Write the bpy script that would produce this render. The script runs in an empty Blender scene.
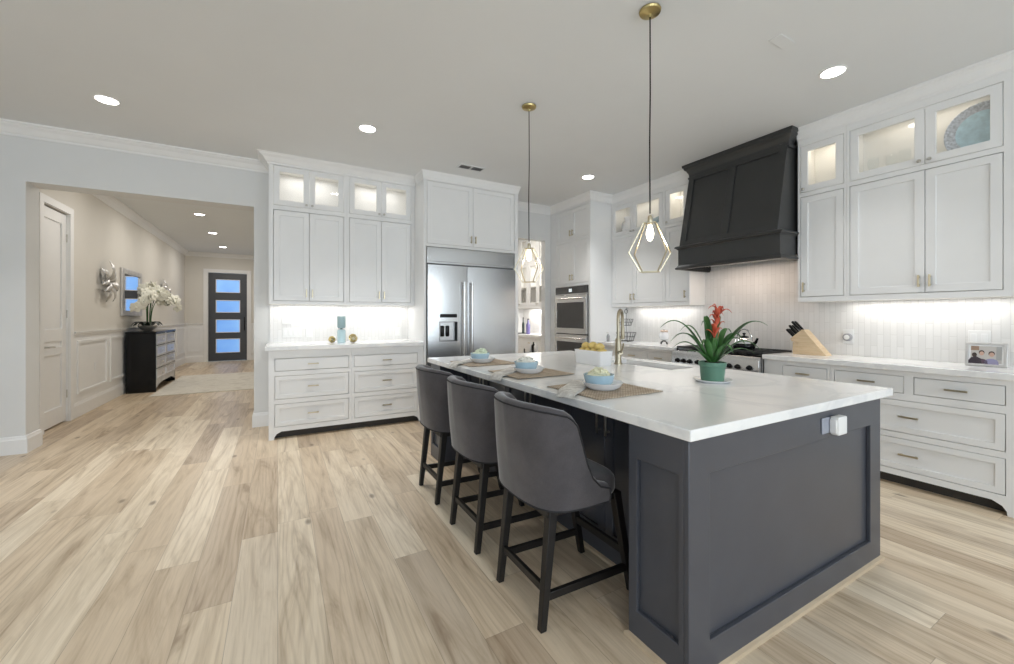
import bpy, bmesh, math, random
from mathutils import Vector, Matrix, noise
random.seed(7)
C = bpy.context.scene.collection
SC = bpy.context.scene
PI = math.pi

# ------------------------------------------------------------------ camera, world, exposure, daylight
F_PX, YAW, HORIZON, EYE = 408.94, 0.510942, 316.375, 1.32
cam = bpy.data.cameras.new('camera')
cam.sensor_width = 36.0
cam.lens = F_PX / 1014 * 36.0
cam.shift_y = -(332 - HORIZON) / 1014
cam.clip_start = 0.02
cam_o = bpy.data.objects.new('camera', cam)
cam_o.location = (0, 0, EYE)
cam_o.rotation_euler = (PI / 2, 0, -YAW)
C.objects.link(cam_o)
SC.camera = cam_o

world = bpy.data.worlds.new('world')
SC.world = world
world.use_nodes = True
bg = world.node_tree.nodes['Background']
bg.inputs[0].default_value = (0.62, 0.80, 1.0, 1)
bg.inputs[1].default_value = 1.0

SC.view_settings.view_transform = 'Standard'
SC.view_settings.look = 'None'
SC.view_settings.gamma = 1.0
SC.view_settings.use_curve_mapping = False
SC.view_settings.exposure = 0.06
SC.cycles.use_denoising = True
SC.cycles.max_bounces = 10
SC.cycles.transparent_max_bounces = 24
SC.cycles.diffuse_bounces = 6
SC.cycles.sample_clamp_indirect = 6.0
SC.cycles.caustics_reflective = False
SC.cycles.caustics_refractive = False

def area_light(name, loc, rot, sx, sy, power, color=(1, 1, 1), parent=None, shape='RECTANGLE', spread=PI):
    l = bpy.data.lights.new(name, 'AREA')
    l.shape = shape
    l.size = sx
    if shape in ('RECTANGLE', 'ELLIPSE'):
        l.size_y = sy
    l.energy = power
    l.color = color
    l.spread = spread
    o = bpy.data.objects.new(name, l)
    o.location = loc
    o.rotation_euler = rot
    o.parent = parent
    C.objects.link(o)
    return o

DAY = (0.80, 0.905, 1.0)
# daylight through the three tall windows behind the camera and the two on the left
for wx in (-2.9, 0.1, 3.1):
    area_light('window_daylight', (wx, -3.86, 1.62), (PI / 2, 0, 0), 1.9, 2.0, 80, DAY)
for wy in (-1.4, 2.2):
    area_light('window_daylight', (-4.66, wy, 1.62), (PI / 2, 0, -PI / 2), 1.9, 2.0, 9, DAY)

# ------------------------------------------------------------------ material helpers
MATS = {}

def new_mat(name):
    m = bpy.data.materials.new(name)
    m.use_nodes = True
    nt = m.node_tree
    return m, nt, nt.nodes['Principled BSDF']

def N(nt, t, **kw):
    n = nt.nodes.new(t)
    for k, v in kw.items():
        setattr(n, k, v)
    return n

def math_node(nt, op, a, b=None, c=None):
    n = N(nt, 'ShaderNodeMath', operation=op)
    for i, v in enumerate((a, b, c)):
        if v is None:
            continue
        if isinstance(v, (int, float)):
            n.inputs[i].default_value = v
        else:
            nt.links.new(v, n.inputs[i])
    return n.outputs[0]

def ramp(nt, fac, stops, interp='LINEAR'):
    n = N(nt, 'ShaderNodeValToRGB')
    n.color_ramp.interpolation = interp
    els = n.color_ramp.elements
    while len(els) < len(stops):
        els.new(0.5)
    for e, (p, c) in zip(els, stops):
        e.position = p
        e.color = (*c, 1) if len(c) == 3 else c
    if fac is not None:
        nt.links.new(fac, n.inputs[0])
    return n.outputs[0]

def coords(nt, scale=(1, 1, 1), kind='Object', rot=(0, 0, 0)):
    tc = N(nt, 'ShaderNodeTexCoord')
    mp = N(nt, 'ShaderNodeMapping')
    mp.inputs['Scale'].default_value = scale
    mp.inputs['Rotation'].default_value = rot
    nt.links.new(tc.outputs[kind], mp.inputs[0])
    return mp.outputs[0]

def noise_tex(nt, vec, scale, detail=3, rough=0.5, dist=0.0):
    n = N(nt, 'ShaderNodeTexNoise')
    n.inputs['Scale'].default_value = scale
    n.inputs['Detail'].default_value = detail
    n.inputs['Roughness'].default_value = rough
    n.inputs['Distortion'].default_value = dist
    nt.links.new(vec, n.inputs['Vector'])
    return n.outputs['Fac']

def bump(nt, height, strength, distance, target):
    b = N(nt, 'ShaderNodeBump')
    b.inputs['Strength'].default_value = strength
    b.inputs['Distance'].default_value = distance
    nt.links.new(height, b.inputs['Height'])
    nt.links.new(b.outputs[0], target.inputs['Normal'])

def simple(name, col, rough=0.5, metal=0.0, vary=0.04, scale=8.0, spec=0.5, bumpy=0.0, coat=0.0):
    """a painted / plain surface: one colour with a little procedural mottling"""
    if name in MATS:
        return MATS[name]
    m, nt, p = new_mat(name)
    f = noise_tex(nt, coords(nt), scale, 3)
    lo = tuple(max(0, c * (1 - vary)) for c in col)
    hi = tuple(min(1, c * (1 + vary)) for c in col)
    nt.links.new(ramp(nt, f, [(0.3, lo), (0.7, hi)]), p.inputs['Base Color'])
    p.inputs['Roughness'].default_value = rough
    p.inputs['Metallic'].default_value = metal
    p.inputs['Specular IOR Level'].default_value = spec
    p.inputs['Coat Weight'].default_value = coat
    if bumpy:
        bump(nt, noise_tex(nt, coords(nt), 60, 3), bumpy, 0.002, p)
    MATS[name] = m
    return m

def emit(name, col, strength):
    if name in MATS:
        return MATS[name]
    m, nt, p = new_mat(name)
    p.inputs['Base Color'].default_value = (*col, 1)
    p.inputs['Emission Color'].default_value = (*col, 1)
    p.inputs['Emission Strength'].default_value = strength
    MATS[name] = m
    return m

def thin_glass(name, tint=(1, 1, 1), gloss=0.10, rough=0.02, k=0.9):
    m = bpy.data.materials.new(name)
    m.use_nodes = True
    nt = m.node_tree
    nt.nodes.clear()
    out = N(nt, 'ShaderNodeOutputMaterial')
    mix = N(nt, 'ShaderNodeMixShader')
    tr = N(nt, 'ShaderNodeBsdfTransparent')
    gl = N(nt, 'ShaderNodeBsdfGlossy')
    tr.inputs[0].default_value = (*tint, 1)
    gl.inputs['Roughness'].default_value = rough
    fr = N(nt, 'ShaderNodeFresnel')
    fr.inputs[0].default_value = 1.45
    ge = N(nt, 'ShaderNodeNewGeometry')
    f = math_node(nt, 'MULTIPLY', math_node(nt, 'MULTIPLY_ADD', fr.outputs[0], k, gloss * 0.3), math_node(nt, 'SUBTRACT', 1.0, ge.outputs['Backfacing']))
    nt.links.new(f, mix.inputs[0])
    nt.links.new(tr.outputs[0], mix.inputs[1])
    nt.links.new(gl.outputs[0], mix.inputs[2])
    nt.links.new(mix.outputs[0], out.inputs[0])
    MATS[name] = m
    return m

# ---- floor: wide light oak planks running towards the front door
def floor_material():
    m, nt, p = new_mat('oak_plank_floor')
    tc = N(nt, 'ShaderNodeTexCoord')
    sx = N(nt, 'ShaderNodeSeparateXYZ')
    nt.links.new(tc.outputs['Object'], sx.inputs[0])
    W, L = 0.185, 1.55
    u = math_node(nt, 'DIVIDE', sx.outputs[0], W)
    row = math_node(nt, 'FLOOR', u)
    wn = N(nt, 'ShaderNodeTexWhiteNoise', noise_dimensions='1D')
    nt.links.new(row, wn.inputs['W'])
    v = math_node(nt, 'ADD', math_node(nt, 'DIVIDE', sx.outputs[1], L), math_node(nt, 'MULTIPLY', wn.outputs['Value'], 7.0))
    col = math_node(nt, 'FLOOR', v)
    cmb = N(nt, 'ShaderNodeCombineXYZ')
    nt.links.new(row, cmb.inputs[0])
    nt.links.new(col, cmb.inputs[1])
    wn2 = N(nt, 'ShaderNodeTexWhiteNoise', noise_dimensions='3D')
    nt.links.new(cmb.outputs[0], wn2.inputs['Vector'])
    pid = wn2.outputs['Value']
    # grain coordinates shifted per plank
    g = N(nt, 'ShaderNodeCombineXYZ')
    nt.links.new(math_node(nt, 'MULTIPLY', sx.outputs[0], 9.5), g.inputs[0])
    nt.links.new(math_node(nt, 'MULTIPLY', sx.outputs[1], 1.0), g.inputs[1])
    nt.links.new(math_node(nt, 'MULTIPLY', pid, 61.0), g.inputs[2])
    big = noise_tex(nt, g.outputs[0], 1.0, 4, 0.62, 1.4)
    g2 = N(nt, 'ShaderNodeCombineXYZ')
    nt.links.new(math_node(nt, 'MULTIPLY', sx.outputs[0], 120.0), g2.inputs[0])
    nt.links.new(math_node(nt, 'MULTIPLY', sx.outputs[1], 3.5), g2.inputs[1])
    nt.links.new(math_node(nt, 'MULTIPLY', pid, 37.0), g2.inputs[2])
    fine = noise_tex(nt, g2.outputs[0], 1.0, 3, 0.6, 0.4)
    # cathedral figure
    wv = N(nt, 'ShaderNodeTexWave', wave_type='BANDS', bands_direction='X')
    wv.inputs['Scale'].default_value = 0.9
    wv.inputs['Distortion'].default_value = 16.0
    wv.inputs['Detail'].default_value = 2.0
    wv.inputs['Detail Scale'].default_value = 0.9
    nt.links.new(g.outputs[0], wv.inputs['Vector'])
    base = ramp(nt, pid, [(0.0, (0.49, 0.385, 0.277)), (0.22, (0.67, 0.55, 0.405)), (0.45, (0.575, 0.460, 0.330)),
                          (0.62, (0.70, 0.59, 0.445)), (0.8, (0.77, 0.67, 0.525)), (1.0, (0.48, 0.38, 0.28))])
    def mixc(fac, a, b, blend='MIX'):
        n = N(nt, 'ShaderNodeMix', data_type='RGBA', blend_type=blend)
        if isinstance(fac, (int, float)):
            n.inputs[0].default_value = fac
        else:
            nt.links.new(fac, n.inputs[0])
        for i, x in ((6, a), (7, b)):
            if isinstance(x, tuple):
                n.inputs[i].default_value = (*x, 1)
            else:
                nt.links.new(x, n.inputs[i])
        return n.outputs[2]
    streak = ramp(nt, big, [(0.25, (0.48, 0.41, 0.345)), (0.42, (0.86, 0.83, 0.79)), (0.56, (1.03, 1.03, 1.03)), (0.72, (1.10, 1.11, 1.12))])
    c1 = mixc(0.9, base, streak, 'MULTIPLY')
    fg = ramp(nt, fine, [(0.28, (0.84, 0.82, 0.79)), (0.5, (1.0, 1.0, 1.0)), (0.75, (1.06, 1.06, 1.06))])
    c2 = mixc(0.75, c1, fg, 'MULTIPLY')
    wvr = ramp(nt, wv.outputs['Color'], [(0.0, (0.66, 0.60, 0.53)), (0.28, (0.97, 0.96, 0.95)), (1, (1.03, 1.03, 1.03))])
    wn3 = N(nt, 'ShaderNodeTexWhiteNoise', noise_dimensions='3D')
    sh = N(nt, 'ShaderNodeVectorMath', operation='ADD')
    sh.inputs[1].default_value = (17.3, 5.1, 2.7)
    nt.links.new(cmb.outputs[0], sh.inputs[0])
    nt.links.new(sh.outputs[0], wn3.inputs['Vector'])
    c3 = mixc(math_node(nt, 'MULTIPLY', math_node(nt, 'GREATER_THAN', wn3.outputs['Value'], 0.5), 0.36), c2, wvr, 'MULTIPLY')
    # knots
    vo = N(nt, 'ShaderNodeTexVoronoi', feature='F1')
    vo.inputs['Scale'].default_value = 1.0
    kc = N(nt, 'ShaderNodeCombineXYZ')
    nt.links.new(math_node(nt, 'MULTIPLY', sx.outputs[0], 4.4), kc.inputs[0])
    nt.links.new(math_node(nt, 'MULTIPLY', sx.outputs[1], 2.0), kc.inputs[1])
    nt.links.new(kc.outputs[0], vo.inputs['Vector'])
    kn = ramp(nt, vo.outputs['Distance'], [(0.0, (1, 1, 1)), (0.045, (0.85, 0.85, 0.85)), (0.105, (0, 0, 0))])
    c4 = mixc(math_node(nt, 'MULTIPLY', kn, 0.75), c3, (0.13, 0.085, 0.05))
    # seams
    fu = math_node(nt, 'FRACT', u)
    du = math_node(nt, 'MULTIPLY', math_node(nt, 'MINIMUM', fu, math_node(nt, 'SUBTRACT', 1.0, fu)), W)
    fv = math_node(nt, 'FRACT', v)
    dv = math_node(nt, 'MULTIPLY', math_node(nt, 'MINIMUM', fv, math_node(nt, 'SUBTRACT', 1.0, fv)), L)
    d = math_node(nt, 'MINIMUM', du, dv)
    seam = math_node(nt, 'LESS_THAN', d, 0.0013)
    c5 = mixc(math_node(nt, 'MULTIPLY', seam, 0.40), c4, (0.14, 0.10, 0.07))
    nt.links.new(c5, p.inputs['Base Color'])
    r = N(nt, 'ShaderNodeMapRange')
    r.inputs['To Min'].default_value = 0.30
    r.inputs['To Max'].default_value = 0.46
    nt.links.new(fine, r.inputs[0])
    nt.links.new(r.outputs[0], p.inputs['Roughness'])
    p.inputs['Specular IOR Level'].default_value = 0.4
    h = math_node(nt, 'SUBTRACT', math_node(nt, 'MULTIPLY', fine, 0.2), math_node(nt, 'MULTIPLY', seam, 1.0))
    bump(nt, h, 0.18, 0.002, p)
    return m

# ---- elongated picket tile of the backsplashes (u = horizontal axis index)
def tile_material(name, axis):
    m, nt, p = new_mat(name)
    tc = N(nt, 'ShaderNodeTexCoord')
    sx = N(nt, 'ShaderNodeSeparateXYZ')
    nt.links.new(tc.outputs['Object'], sx.inputs[0])
    cm = N(nt, 'ShaderNodeCombineXYZ')
    nt.links.new(sx.outputs[2], cm.inputs[0])
    nt.links.new(sx.outputs[axis], cm.inputs[1])
    br = N(nt, 'ShaderNodeTexBrick')
    br.inputs['Scale'].default_value = 1.0
    br.inputs['Brick Width'].default_value = 0.21
    br.inputs['Row Height'].default_value = 0.046
    br.inputs['Mortar Size'].default_value = 0.0018
    br.inputs['Mortar Smooth'].default_value = 0.3
    br.inputs['Color1'].default_value = (0.79, 0.78, 0.765, 1)
    br.inputs['Color2'].default_value = (0.73, 0.72, 0.705, 1)
    br.inputs['Mortar'].default_value = (0.64, 0.63, 0.61, 1)
    nt.links.new(cm.outputs[0], br.inputs['Vector'])
    nt.links.new(br.outputs['Color'], p.inputs['Base Color'])
    p.inputs['Roughness'].default_value = 0.25
    inv = math_node(nt, 'SUBTRACT', 1.0, br.outputs['Fac'])
    bump(nt, inv, 0.35, 0.002, p)
    return m

def quartz_material():
    m, nt, p = new_mat('white_quartz')
    v = coords(nt, (1, 1, 1))
    a = noise_tex(nt, v, 1.3, 5, 0.55, 1.6)
    vein = ramp(nt, a, [(0.455, (0.86, 0.86, 0.85)), (0.492, (0.76, 0.765, 0.77)), (0.508, (0.77, 0.775, 0.78)), (0.56, (0.86, 0.86, 0.85))])
    b = noise_tex(nt, v, 24, 3)
    mix = N(nt, 'ShaderNodeMix', data_type='RGBA', blend_type='MULTIPLY')
    mix.inputs[0].default_value = 0.5
    nt.links.new(vein, mix.inputs[6])
    nt.links.new(ramp(nt, b, [(0.3, (0.96, 0.96, 0.96)), (0.7, (1, 1, 1))]), mix.inputs[7])
    nt.links.new(mix.outputs[2], p.inputs['Base Color'])
    p.inputs['Roughness'].default_value = 0.16
    return m

def steel_material(name='brushed_steel', col=(0.60, 0.60, 0.60), rough=0.26, stretch=(2, 2, 160)):
    m, nt, p = new_mat(name)
    f = noise_tex(nt, coords(nt, stretch), 3.0, 3)
    nt.links.new(ramp(nt, f, [(0.3, tuple(c * 0.97 for c in col)), (0.7, tuple(c * 1.02 for c in col))]), p.inputs['Base Color'])
    p.inputs['Metallic'].default_value = 1.0
    r = N(nt, 'ShaderNodeMapRange')
    r.inputs['To Min'].default_value = rough - 0.015
    r.inputs['To Max'].default_value = rough + 0.02
    nt.links.new(f, r.inputs[0])
    nt.links.new(r.outputs[0], p.inputs['Roughness'])
    p.inputs['Anisotropic'].default_value = 0.5
    MATS[name] = m
    return m

def fabric_material(name, col, col2):
    m, nt, p = new_mat(name)
    v = coords(nt)
    f = noise_tex(nt, v, 6, 4, 0.6)
    w = noise_tex(nt, v, 420, 2)
    mx = N(nt, 'ShaderNodeMix', data_type='RGBA', blend_type='MULTIPLY')
    mx.inputs[0].default_value = 0.6
    nt.links.new(ramp(nt, f, [(0.3, col), (0.7, col2)]), mx.inputs[6])
    nt.links.new(ramp(nt, w, [(0.35, (0.72, 0.72, 0.72)), (0.65, (1.12, 1.12, 1.12))]), mx.inputs[7])
    nt.links.new(mx.outputs[2], p.inputs['Base Color'])
    p.inputs['Roughness'].default_value = 0.9
    p.inputs['Specular IOR Level'].default_value = 0.2
    p.inputs['Sheen Weight'].default_value = 0.5
    p.inputs['Sheen Roughness'].default_value = 0.4
    bump(nt, w, 0.25, 0.001, p)
    return m

def woven_material(name, a, b, sc):
    m, nt, p = new_mat(name)
    v = coords(nt, (1, 1, 1))
    br = N(nt, 'ShaderNodeTexChecker')
    br.inputs['Scale'].default_value = sc
    br.inputs['Color1'].default_value = (*a, 1)
    br.inputs['Color2'].default_value = (*b, 1)
    nt.links.new(v, br.inputs[0])
    f = noise_tex(nt, v, 26, 3)
    mx = N(nt, 'ShaderNodeMix', data_type='RGBA', blend_type='MULTIPLY')
    mx.inputs[0].default_value = 0.8
    nt.links.new(br.outputs[0], mx.inputs[6])
    nt.links.new(ramp(nt, f, [(0.3, (0.65, 0.62, 0.6)), (0.7, (1.15, 1.15, 1.15))]), mx.inputs[7])
    nt.links.new(mx.outputs[2], p.inputs['Base Color'])
    p.inputs['Roughness'].default_value = 0.9
    bump(nt, br.outputs['Fac'], 0.6, 0.002, p)
    return m

def wood_material(name, a, b, stretch=(3, 3, 30), rough=0.45):
    m, nt, p = new_mat(name)
    f = noise_tex(nt, coords(nt, stretch), 2.5, 4, 0.6, 0.6)
    nt.links.new(ramp(nt, f, [(0.3, a), (0.7, b)]), p.inputs['Base Color'])
    p.inputs['Roughness'].default_value = rough
    return m

M_FLOOR = floor_material()
M_QUARTZ = quartz_material()
M_STEEL = steel_material()
M_STEEL_H = steel_material('brushed_steel_bar', (0.62, 0.61, 0.60), 0.22, (60, 60, 3))
M_TILE_X = tile_material('picket_tile_back', 0)
M_TILE_Y = tile_material('picket_tile_side', 1)
M_WALL = simple('grey_wall_paint', (0.70, 0.705, 0.70), 0.75, vary=0.015, scale=3)
M_HALLWALL = simple('grey_wall_paint_warm_light', (0.70, 0.675, 0.625), 0.75, vary=0.015, scale=3)  # same grey paint, with the hall's warm light put into its colour
M_CEIL = simple('ceiling_paint', (0.725, 0.742, 0.752), 0.85, vary=0.01, scale=2)
M_TRIM = simple('white_trim_paint', (0.82, 0.82, 0.815), 0.45, vary=0.01)
M_CAB = simple('white_cabinet_paint', (0.80, 0.803, 0.80), 0.38, vary=0.012, scale=4)
M_CABIN = simple('white_cabinet_interior', (0.84, 0.83, 0.80), 0.5, vary=0.012)
M_ISLAND = simple('slate_island_paint', (0.062, 0.066, 0.080), 0.33, vary=0.06, scale=5)
M_HOOD = simple('charcoal_hood_paint', (0.035, 0.036, 0.036), 0.34, vary=0.06, scale=5)
M_BRASS = simple('champagne_brass', (0.60, 0.53, 0.385), 0.32, metal=1.0, vary=0.06)
M_BRASS2 = simple('aged_brass', (0.50, 0.40, 0.18), 0.28, metal=1.0, vary=0.12, scale=14)
M_NICKEL = simple('satin_nickel', (0.58, 0.56, 0.52), 0.28, metal=1.0, vary=0.05)
M_BLACK = simple('black_gloss', (0.006, 0.006, 0.0065), 0.22, vary=0.1, spec=0.25)
M_BLACKM = simple('black_cast_iron', (0.02, 0.02, 0.021), 0.5, vary=0.15, scale=20)
M_DKGLASS = simple('oven_glass', (0.045, 0.045, 0.045), 0.06, vary=0.05)
M_ESPRESSO = wood_material('espresso_wood', (0.005, 0.0042, 0.004), (0.010, 0.008, 0.007), rough=0.5)
M_TOE_SHADE = simple('toe_board_painted_shade', (0.05, 0.043, 0.036), .7)  # white toe board, darkened in its colour to stand for shade in the recess
M_FABRIC = fabric_material('grey_velvet', (0.068, 0.062, 0.066), (0.104, 0.096, 0.100))
M_PIPING = simple('dark_grey_piping', (0.016, 0.015, 0.017), 0.8)
M_GLASS = thin_glass('clear_pane')
M_GLASS2 = thin_glass('clear_drinking_glass', tint=(.985, .99, .99), gloss=0.03, k=.22)
M_WHITEC = simple('white_ceramic', (0.84, 0.845, 0.86), 0.14, vary=0.01)
M_BLUEC = simple('pale_blue_ceramic', (0.38, 0.52, 0.60), 0.22, vary=0.05, scale=20)
M_MAT = woven_material('woven_jute', (0.52, 0.435, 0.34), (0.38, 0.31, 0.235), 110)
M_LINEN = woven_material('grey_linen', (0.80, 0.79, 0.755), (0.69, 0.68, 0.65), 340)
M_LEAF = simple('bromeliad_leaf', (0.040, 0.130, 0.030), 0.35, vary=0.45, scale=9)
M_LEAFD = simple('orchid_leaf', (0.010, 0.022, 0.012), 0.35, vary=0.3)
M_POT = simple('green_plastic_pot', (0.095, 0.215, 0.150), 0.45, vary=0.06)
M_SOIL = simple('dark_soil', (0.025, 0.018, 0.013), 0.95, vary=0.5, scale=60)
M_BRACT = simple('coral_bract', (0.58, 0.105, 0.055), 0.45, vary=0.35, scale=18)
M_LEMON = simple('lemon_peel', (0.66, 0.50, 0.17), 0.4, vary=0.14, scale=12, bumpy=0.3)
M_LAMP = emit('lamp_lens', (1.0, 0.97, 0.92), 14.0)
M_BULB = emit('glowing_bulb', (1.0, 0.90, 0.70), 9.0)
M_PLATE = simple('switch_plate_plastic', (0.80, 0.80, 0.79), 0.35, vary=0.01)
M_GREYP = simple('grey_plastic', (0.30, 0.30, 0.31), 0.45)
M_BLOCK = wood_material('beech_wood', (0.56, 0.41, 0.25), (0.68, 0.53, 0.35), (3, 3, 26), 0.42)
M_MIRROR = simple('mirror_silver', (0.86, 0.88, 0.90), 0.03, metal=1.0, vary=0.01)
M_SILVERB = simple('brushed_mirror_silver', (0.80, 0.81, 0.86), 0.30, metal=1.0, vary=0.05)
M_SILVER = simple('silver_leaf_metal', (0.66, 0.65, 0.64), 0.48, metal=1.0, vary=0.1)
M_PETAL = simple('white_petal', (0.80, 0.79, 0.70), 0.6, vary=0.05)
M_DOORDK = simple('dark_bronze_door', (0.055, 0.058, 0.066), 0.4, vary=0.06)

# ------------------------------------------------------------------ mesh builder
class MB:
    def __init__(self):
        self.bm = bmesh.new()
        self.M = None

    def _v(self, p):
        p = Vector(p)
        if self.M is not None:
            p = self.M @ p
        return self.bm.verts.new(p)

    def face(self, vs):
        try:
            return self.bm.faces.new(vs)
        except ValueError:
            return None

    def box(self, x0, x1, y0, y1, z0, z1):
        v = [self._v(p) for p in ((x0, y0, z0), (x1, y0, z0), (x1, y1, z0), (x0, y1, z0),
                                  (x0, y0, z1), (x1, y0, z1), (x1, y1, z1), (x0, y1, z1))]
        for f in ((3, 2, 1, 0), (4, 5, 6, 7), (0, 1, 5, 4), (1, 2, 6, 5), (2, 3, 7, 6), (3, 0, 4, 7)):
            self.face([v[i] for i in f])
        return self

    def hexa(self, pts):
        """box from eight corner points: bottom four then top four"""
        v = [self._v(p) for p in pts]
        for f in ((3, 2, 1, 0), (4, 5, 6, 7), (0, 1, 5, 4), (1, 2, 6, 5), (2, 3, 7, 6), (3, 0, 4, 7)):
            self.face([v[i] for i in f])
        return self

    def loft(self, rings, cap=True, closed=True):
        R = [[self._v(p) for p in r] for r in rings]
        n = len(R[0])
        for a, b in zip(R, R[1:]):
            for i in range(n if closed else n - 1):
                j = (i + 1) % n
                self.face([a[i], a[j], b[j], b[i]])
        if cap:
            self.face(list(reversed(R[0])))
            self.face(R[-1])
        return self

    def lathe(self, prof, c=(0, 0, 0), n=28, cap=True, sx=1.0, sy=1.0):
        rings = []
        for r, z in prof:
            r = max(r, 1e-4)
            rings.append([(c[0] + sx * r * math.cos(2 * PI * i / n), c[1] + sy * r * math.sin(2 * PI * i / n), c[2] + z) for i in range(n)])
        return self.loft(rings, cap)

    def tube(self, pts, r, n=8, cap=True, square=False):
        pts = [Vector(p) for p in pts]
        rs = r if isinstance(r, (list, tuple)) else [r] * len(pts)
        rings = []
        up = None
        for i, p in enumerate(pts):
            t = (pts[min(i + 1, len(pts) - 1)] - pts[max(i - 1, 0)]).normalized()
            if up is None:
                up = Vector((0, 0, 1)) if abs(t.z) < 0.9 else Vector((1, 0, 0))
            a = t.cross(up)
            if a.length < 1e-5:
                a = t.cross(Vector((0, 1, 0)))
            a.normalize()
            b = a.cross(t).normalized()
            up = b
            off = PI / 4 if square else 0
            nn = 4 if square else n
            k = math.sqrt(2) if square else 1
            rings.append([p + k * rs[i] * (math.cos(2 * PI * j / nn + off) * a + math.sin(2 * PI * j / nn + off) * b) for j in range(nn)])
        return self.loft(rings, cap)

    def cyl(self, p0, p1, r0, r1=None, n=16):
        return self.tube([p0, p1], [r0, r0 if r1 is None else r1], n)

    def ball(self, c, rx, ry=None, rz=None, seg=16, rings=10, jit=0.0, seed=0):
        ry = rx if ry is None else ry
        rz = rx if rz is None else rz
        R = []
        for i in range(rings + 1):
            th = PI * i / rings
            ring = []
            for j in range(seg):
                ph = 2 * PI * j / seg
                d = Vector((math.sin(th) * math.cos(ph), math.sin(th) * math.sin(ph), -math.cos(th)))
                k = 1 + jit * noise.noise(d * 2.6 + Vector((seed * 3.1, seed, 0)))
                ring.append((c[0] + rx * d.x * k, c[1] + ry * d.y * k, c[2] + rz * d.z * k))
            R.append(ring)
        self.loft(R, False)
        return self

    def ring_frame(self, x0, x1, z0, z1, ix0, ix1, iz0, iz1, y0, y1):
        """a rectangular frame as one ring: outer and inner rectangle in x/z, from depth y0 to y1"""
        oc = [(x0, z0), (x1, z0), (x1, z1), (x0, z1)]
        ic = [(ix0, iz0), (ix1, iz0), (ix1, iz1), (ix0, iz1)]
        R = [[self._v((o[0], y0, o[1])), self._v((i[0], y0, i[1])), self._v((i[0], y1, i[1])), self._v((o[0], y1, o[1]))] for o, i in zip(oc, ic)]
        for k in range(4):
            a, b_ = R[k], R[(k + 1) % 4]
            for j in range(4):
                self.face([a[j], a[(j + 1) % 4], b_[(j + 1) % 4], b_[j]])
        return self

    def prism(self, poly, axis, a0, a1):
        """extrude a 2-D polygon along axis 0/1/2 from a0 to a1"""
        def P(q, a):
            if axis == 0:
                return (a, q[0], q[1])
            if axis == 1:
                return (q[0], a, q[1])
            return (q[0], q[1], a)
        return self.loft([[P(q, a0) for q in poly], [P(q, a1) for q in poly]])

    def sweep(self, path, prof, side=1):
        """sweep profile [(out, z)] along a horizontal path [(x, y)] with mitred corners"""
        n = len(path)
        rings = []
        for i in range(n):
            p = Vector(path[i])
            ds = []
            if i > 0:
                ds.append((p - Vector(path[i - 1])).normalized())
            if i < n - 1:
                ds.append((Vector(path[i + 1]) - p).normalized())
            ns = [Vector((d.y, -d.x)) * side for d in ds]
            if len(ns) == 2:
                m = (ns[0] + ns[1])
                m = m / max(1e-6, m.dot(ns[0]))
            else:
                m = ns[0]
            rings.append([(p.x + m.x * o, p.y + m.y * o, z) for o, z in prof])
        return self.loft(rings)

    def build(self, name, mat, parent=None, bevel=0.0, smooth=False, seg=2, angle=40, weld=True):
        if weld:
            bmesh.ops.remove_doubles(self.bm, verts=self.bm.verts, dist=1e-5)
        bmesh.ops.recalc_face_normals(self.bm, faces=self.bm.faces)
        me = bpy.data.meshes.new(name)
        self.bm.to_mesh(me)
        self.bm.free()
        o = bpy.data.objects.new(name, me)
        C.objects.link(o)
        mats = mat if isinstance(mat, (list, tuple)) else [mat]
        for m in mats:
            me.materials.append(m)
        if smooth or bevel:
            for p in me.polygons:
                p.use_smooth = True
            me.set_sharp_from_angle(angle=math.radians(angle))
        if bevel:
            b = o.modifiers.new('bevel', 'BEVEL')
            b.width = bevel
            b.segments = seg
            b.limit_method = 'ANGLE'
            b.angle_limit = math.radians(35)
            b.harden_normals = False
        o.parent = parent
        return o

def thing(name, label, cat, loc=(0, 0, 0), rz=0.0, group=None):
    o = bpy.data.objects.new(name, None)
    o.empty_display_size = 0.1
    o.location = loc
    o.rotation_euler = (0, 0, rz)
    o['label'] = label
    o['category'] = cat
    if group:
        o['group'] = group
    C.objects.link(o)
    return o

def tag(o, label, cat, group=None, loc=None):
    o['label'] = label
    o['category'] = cat
    if group:
        o['group'] = group
    if loc is not None:
        o.location = loc
    return o

def struct(o):
    o['kind'] = 'structure'
    return o

def copy_thing(o, loc, rz=None, label=None, group=None):
    c = o.copy()
    C.objects.link(c)
    c.location = loc
    if rz is not None:
        c.rotation_euler = (0, 0, rz)
    if label:
        c['label'] = label
    if group:
        c['group'] = group
    for ch in list(o.children):
        d = ch.copy()
        C.objects.link(d)
        d.parent = c
        for g in list(ch.children):
            e = g.copy()
            C.objects.link(e)
            e.parent = d
    return c

# ------------------------------------------------------------------ the setting
CEIL = 3.16
YB = 5.72          # face of the back wall
XR = 4.80          # face of the right wall
XH = -2.30         # face of the hall's left wall
YD = 14.60         # face of the hall's far wall
OPL, OPR, OPH = -2.125, -0.247, 2.625   # hall opening
PL, PR, PH = 3.10, 3.944, 2.60           # pantry doorway
ROOML, ROOMB = -4.60, -3.80

struct(MB().box(-4.75, 5.4, -3.95, 14.9, -0.12, 0.0).build('floor', M_FLOOR))
struct(MB().box(-4.75, 5.4, -3.95, 14.9, CEIL, CEIL + 0.12).build('ceiling', M_CEIL))

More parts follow.
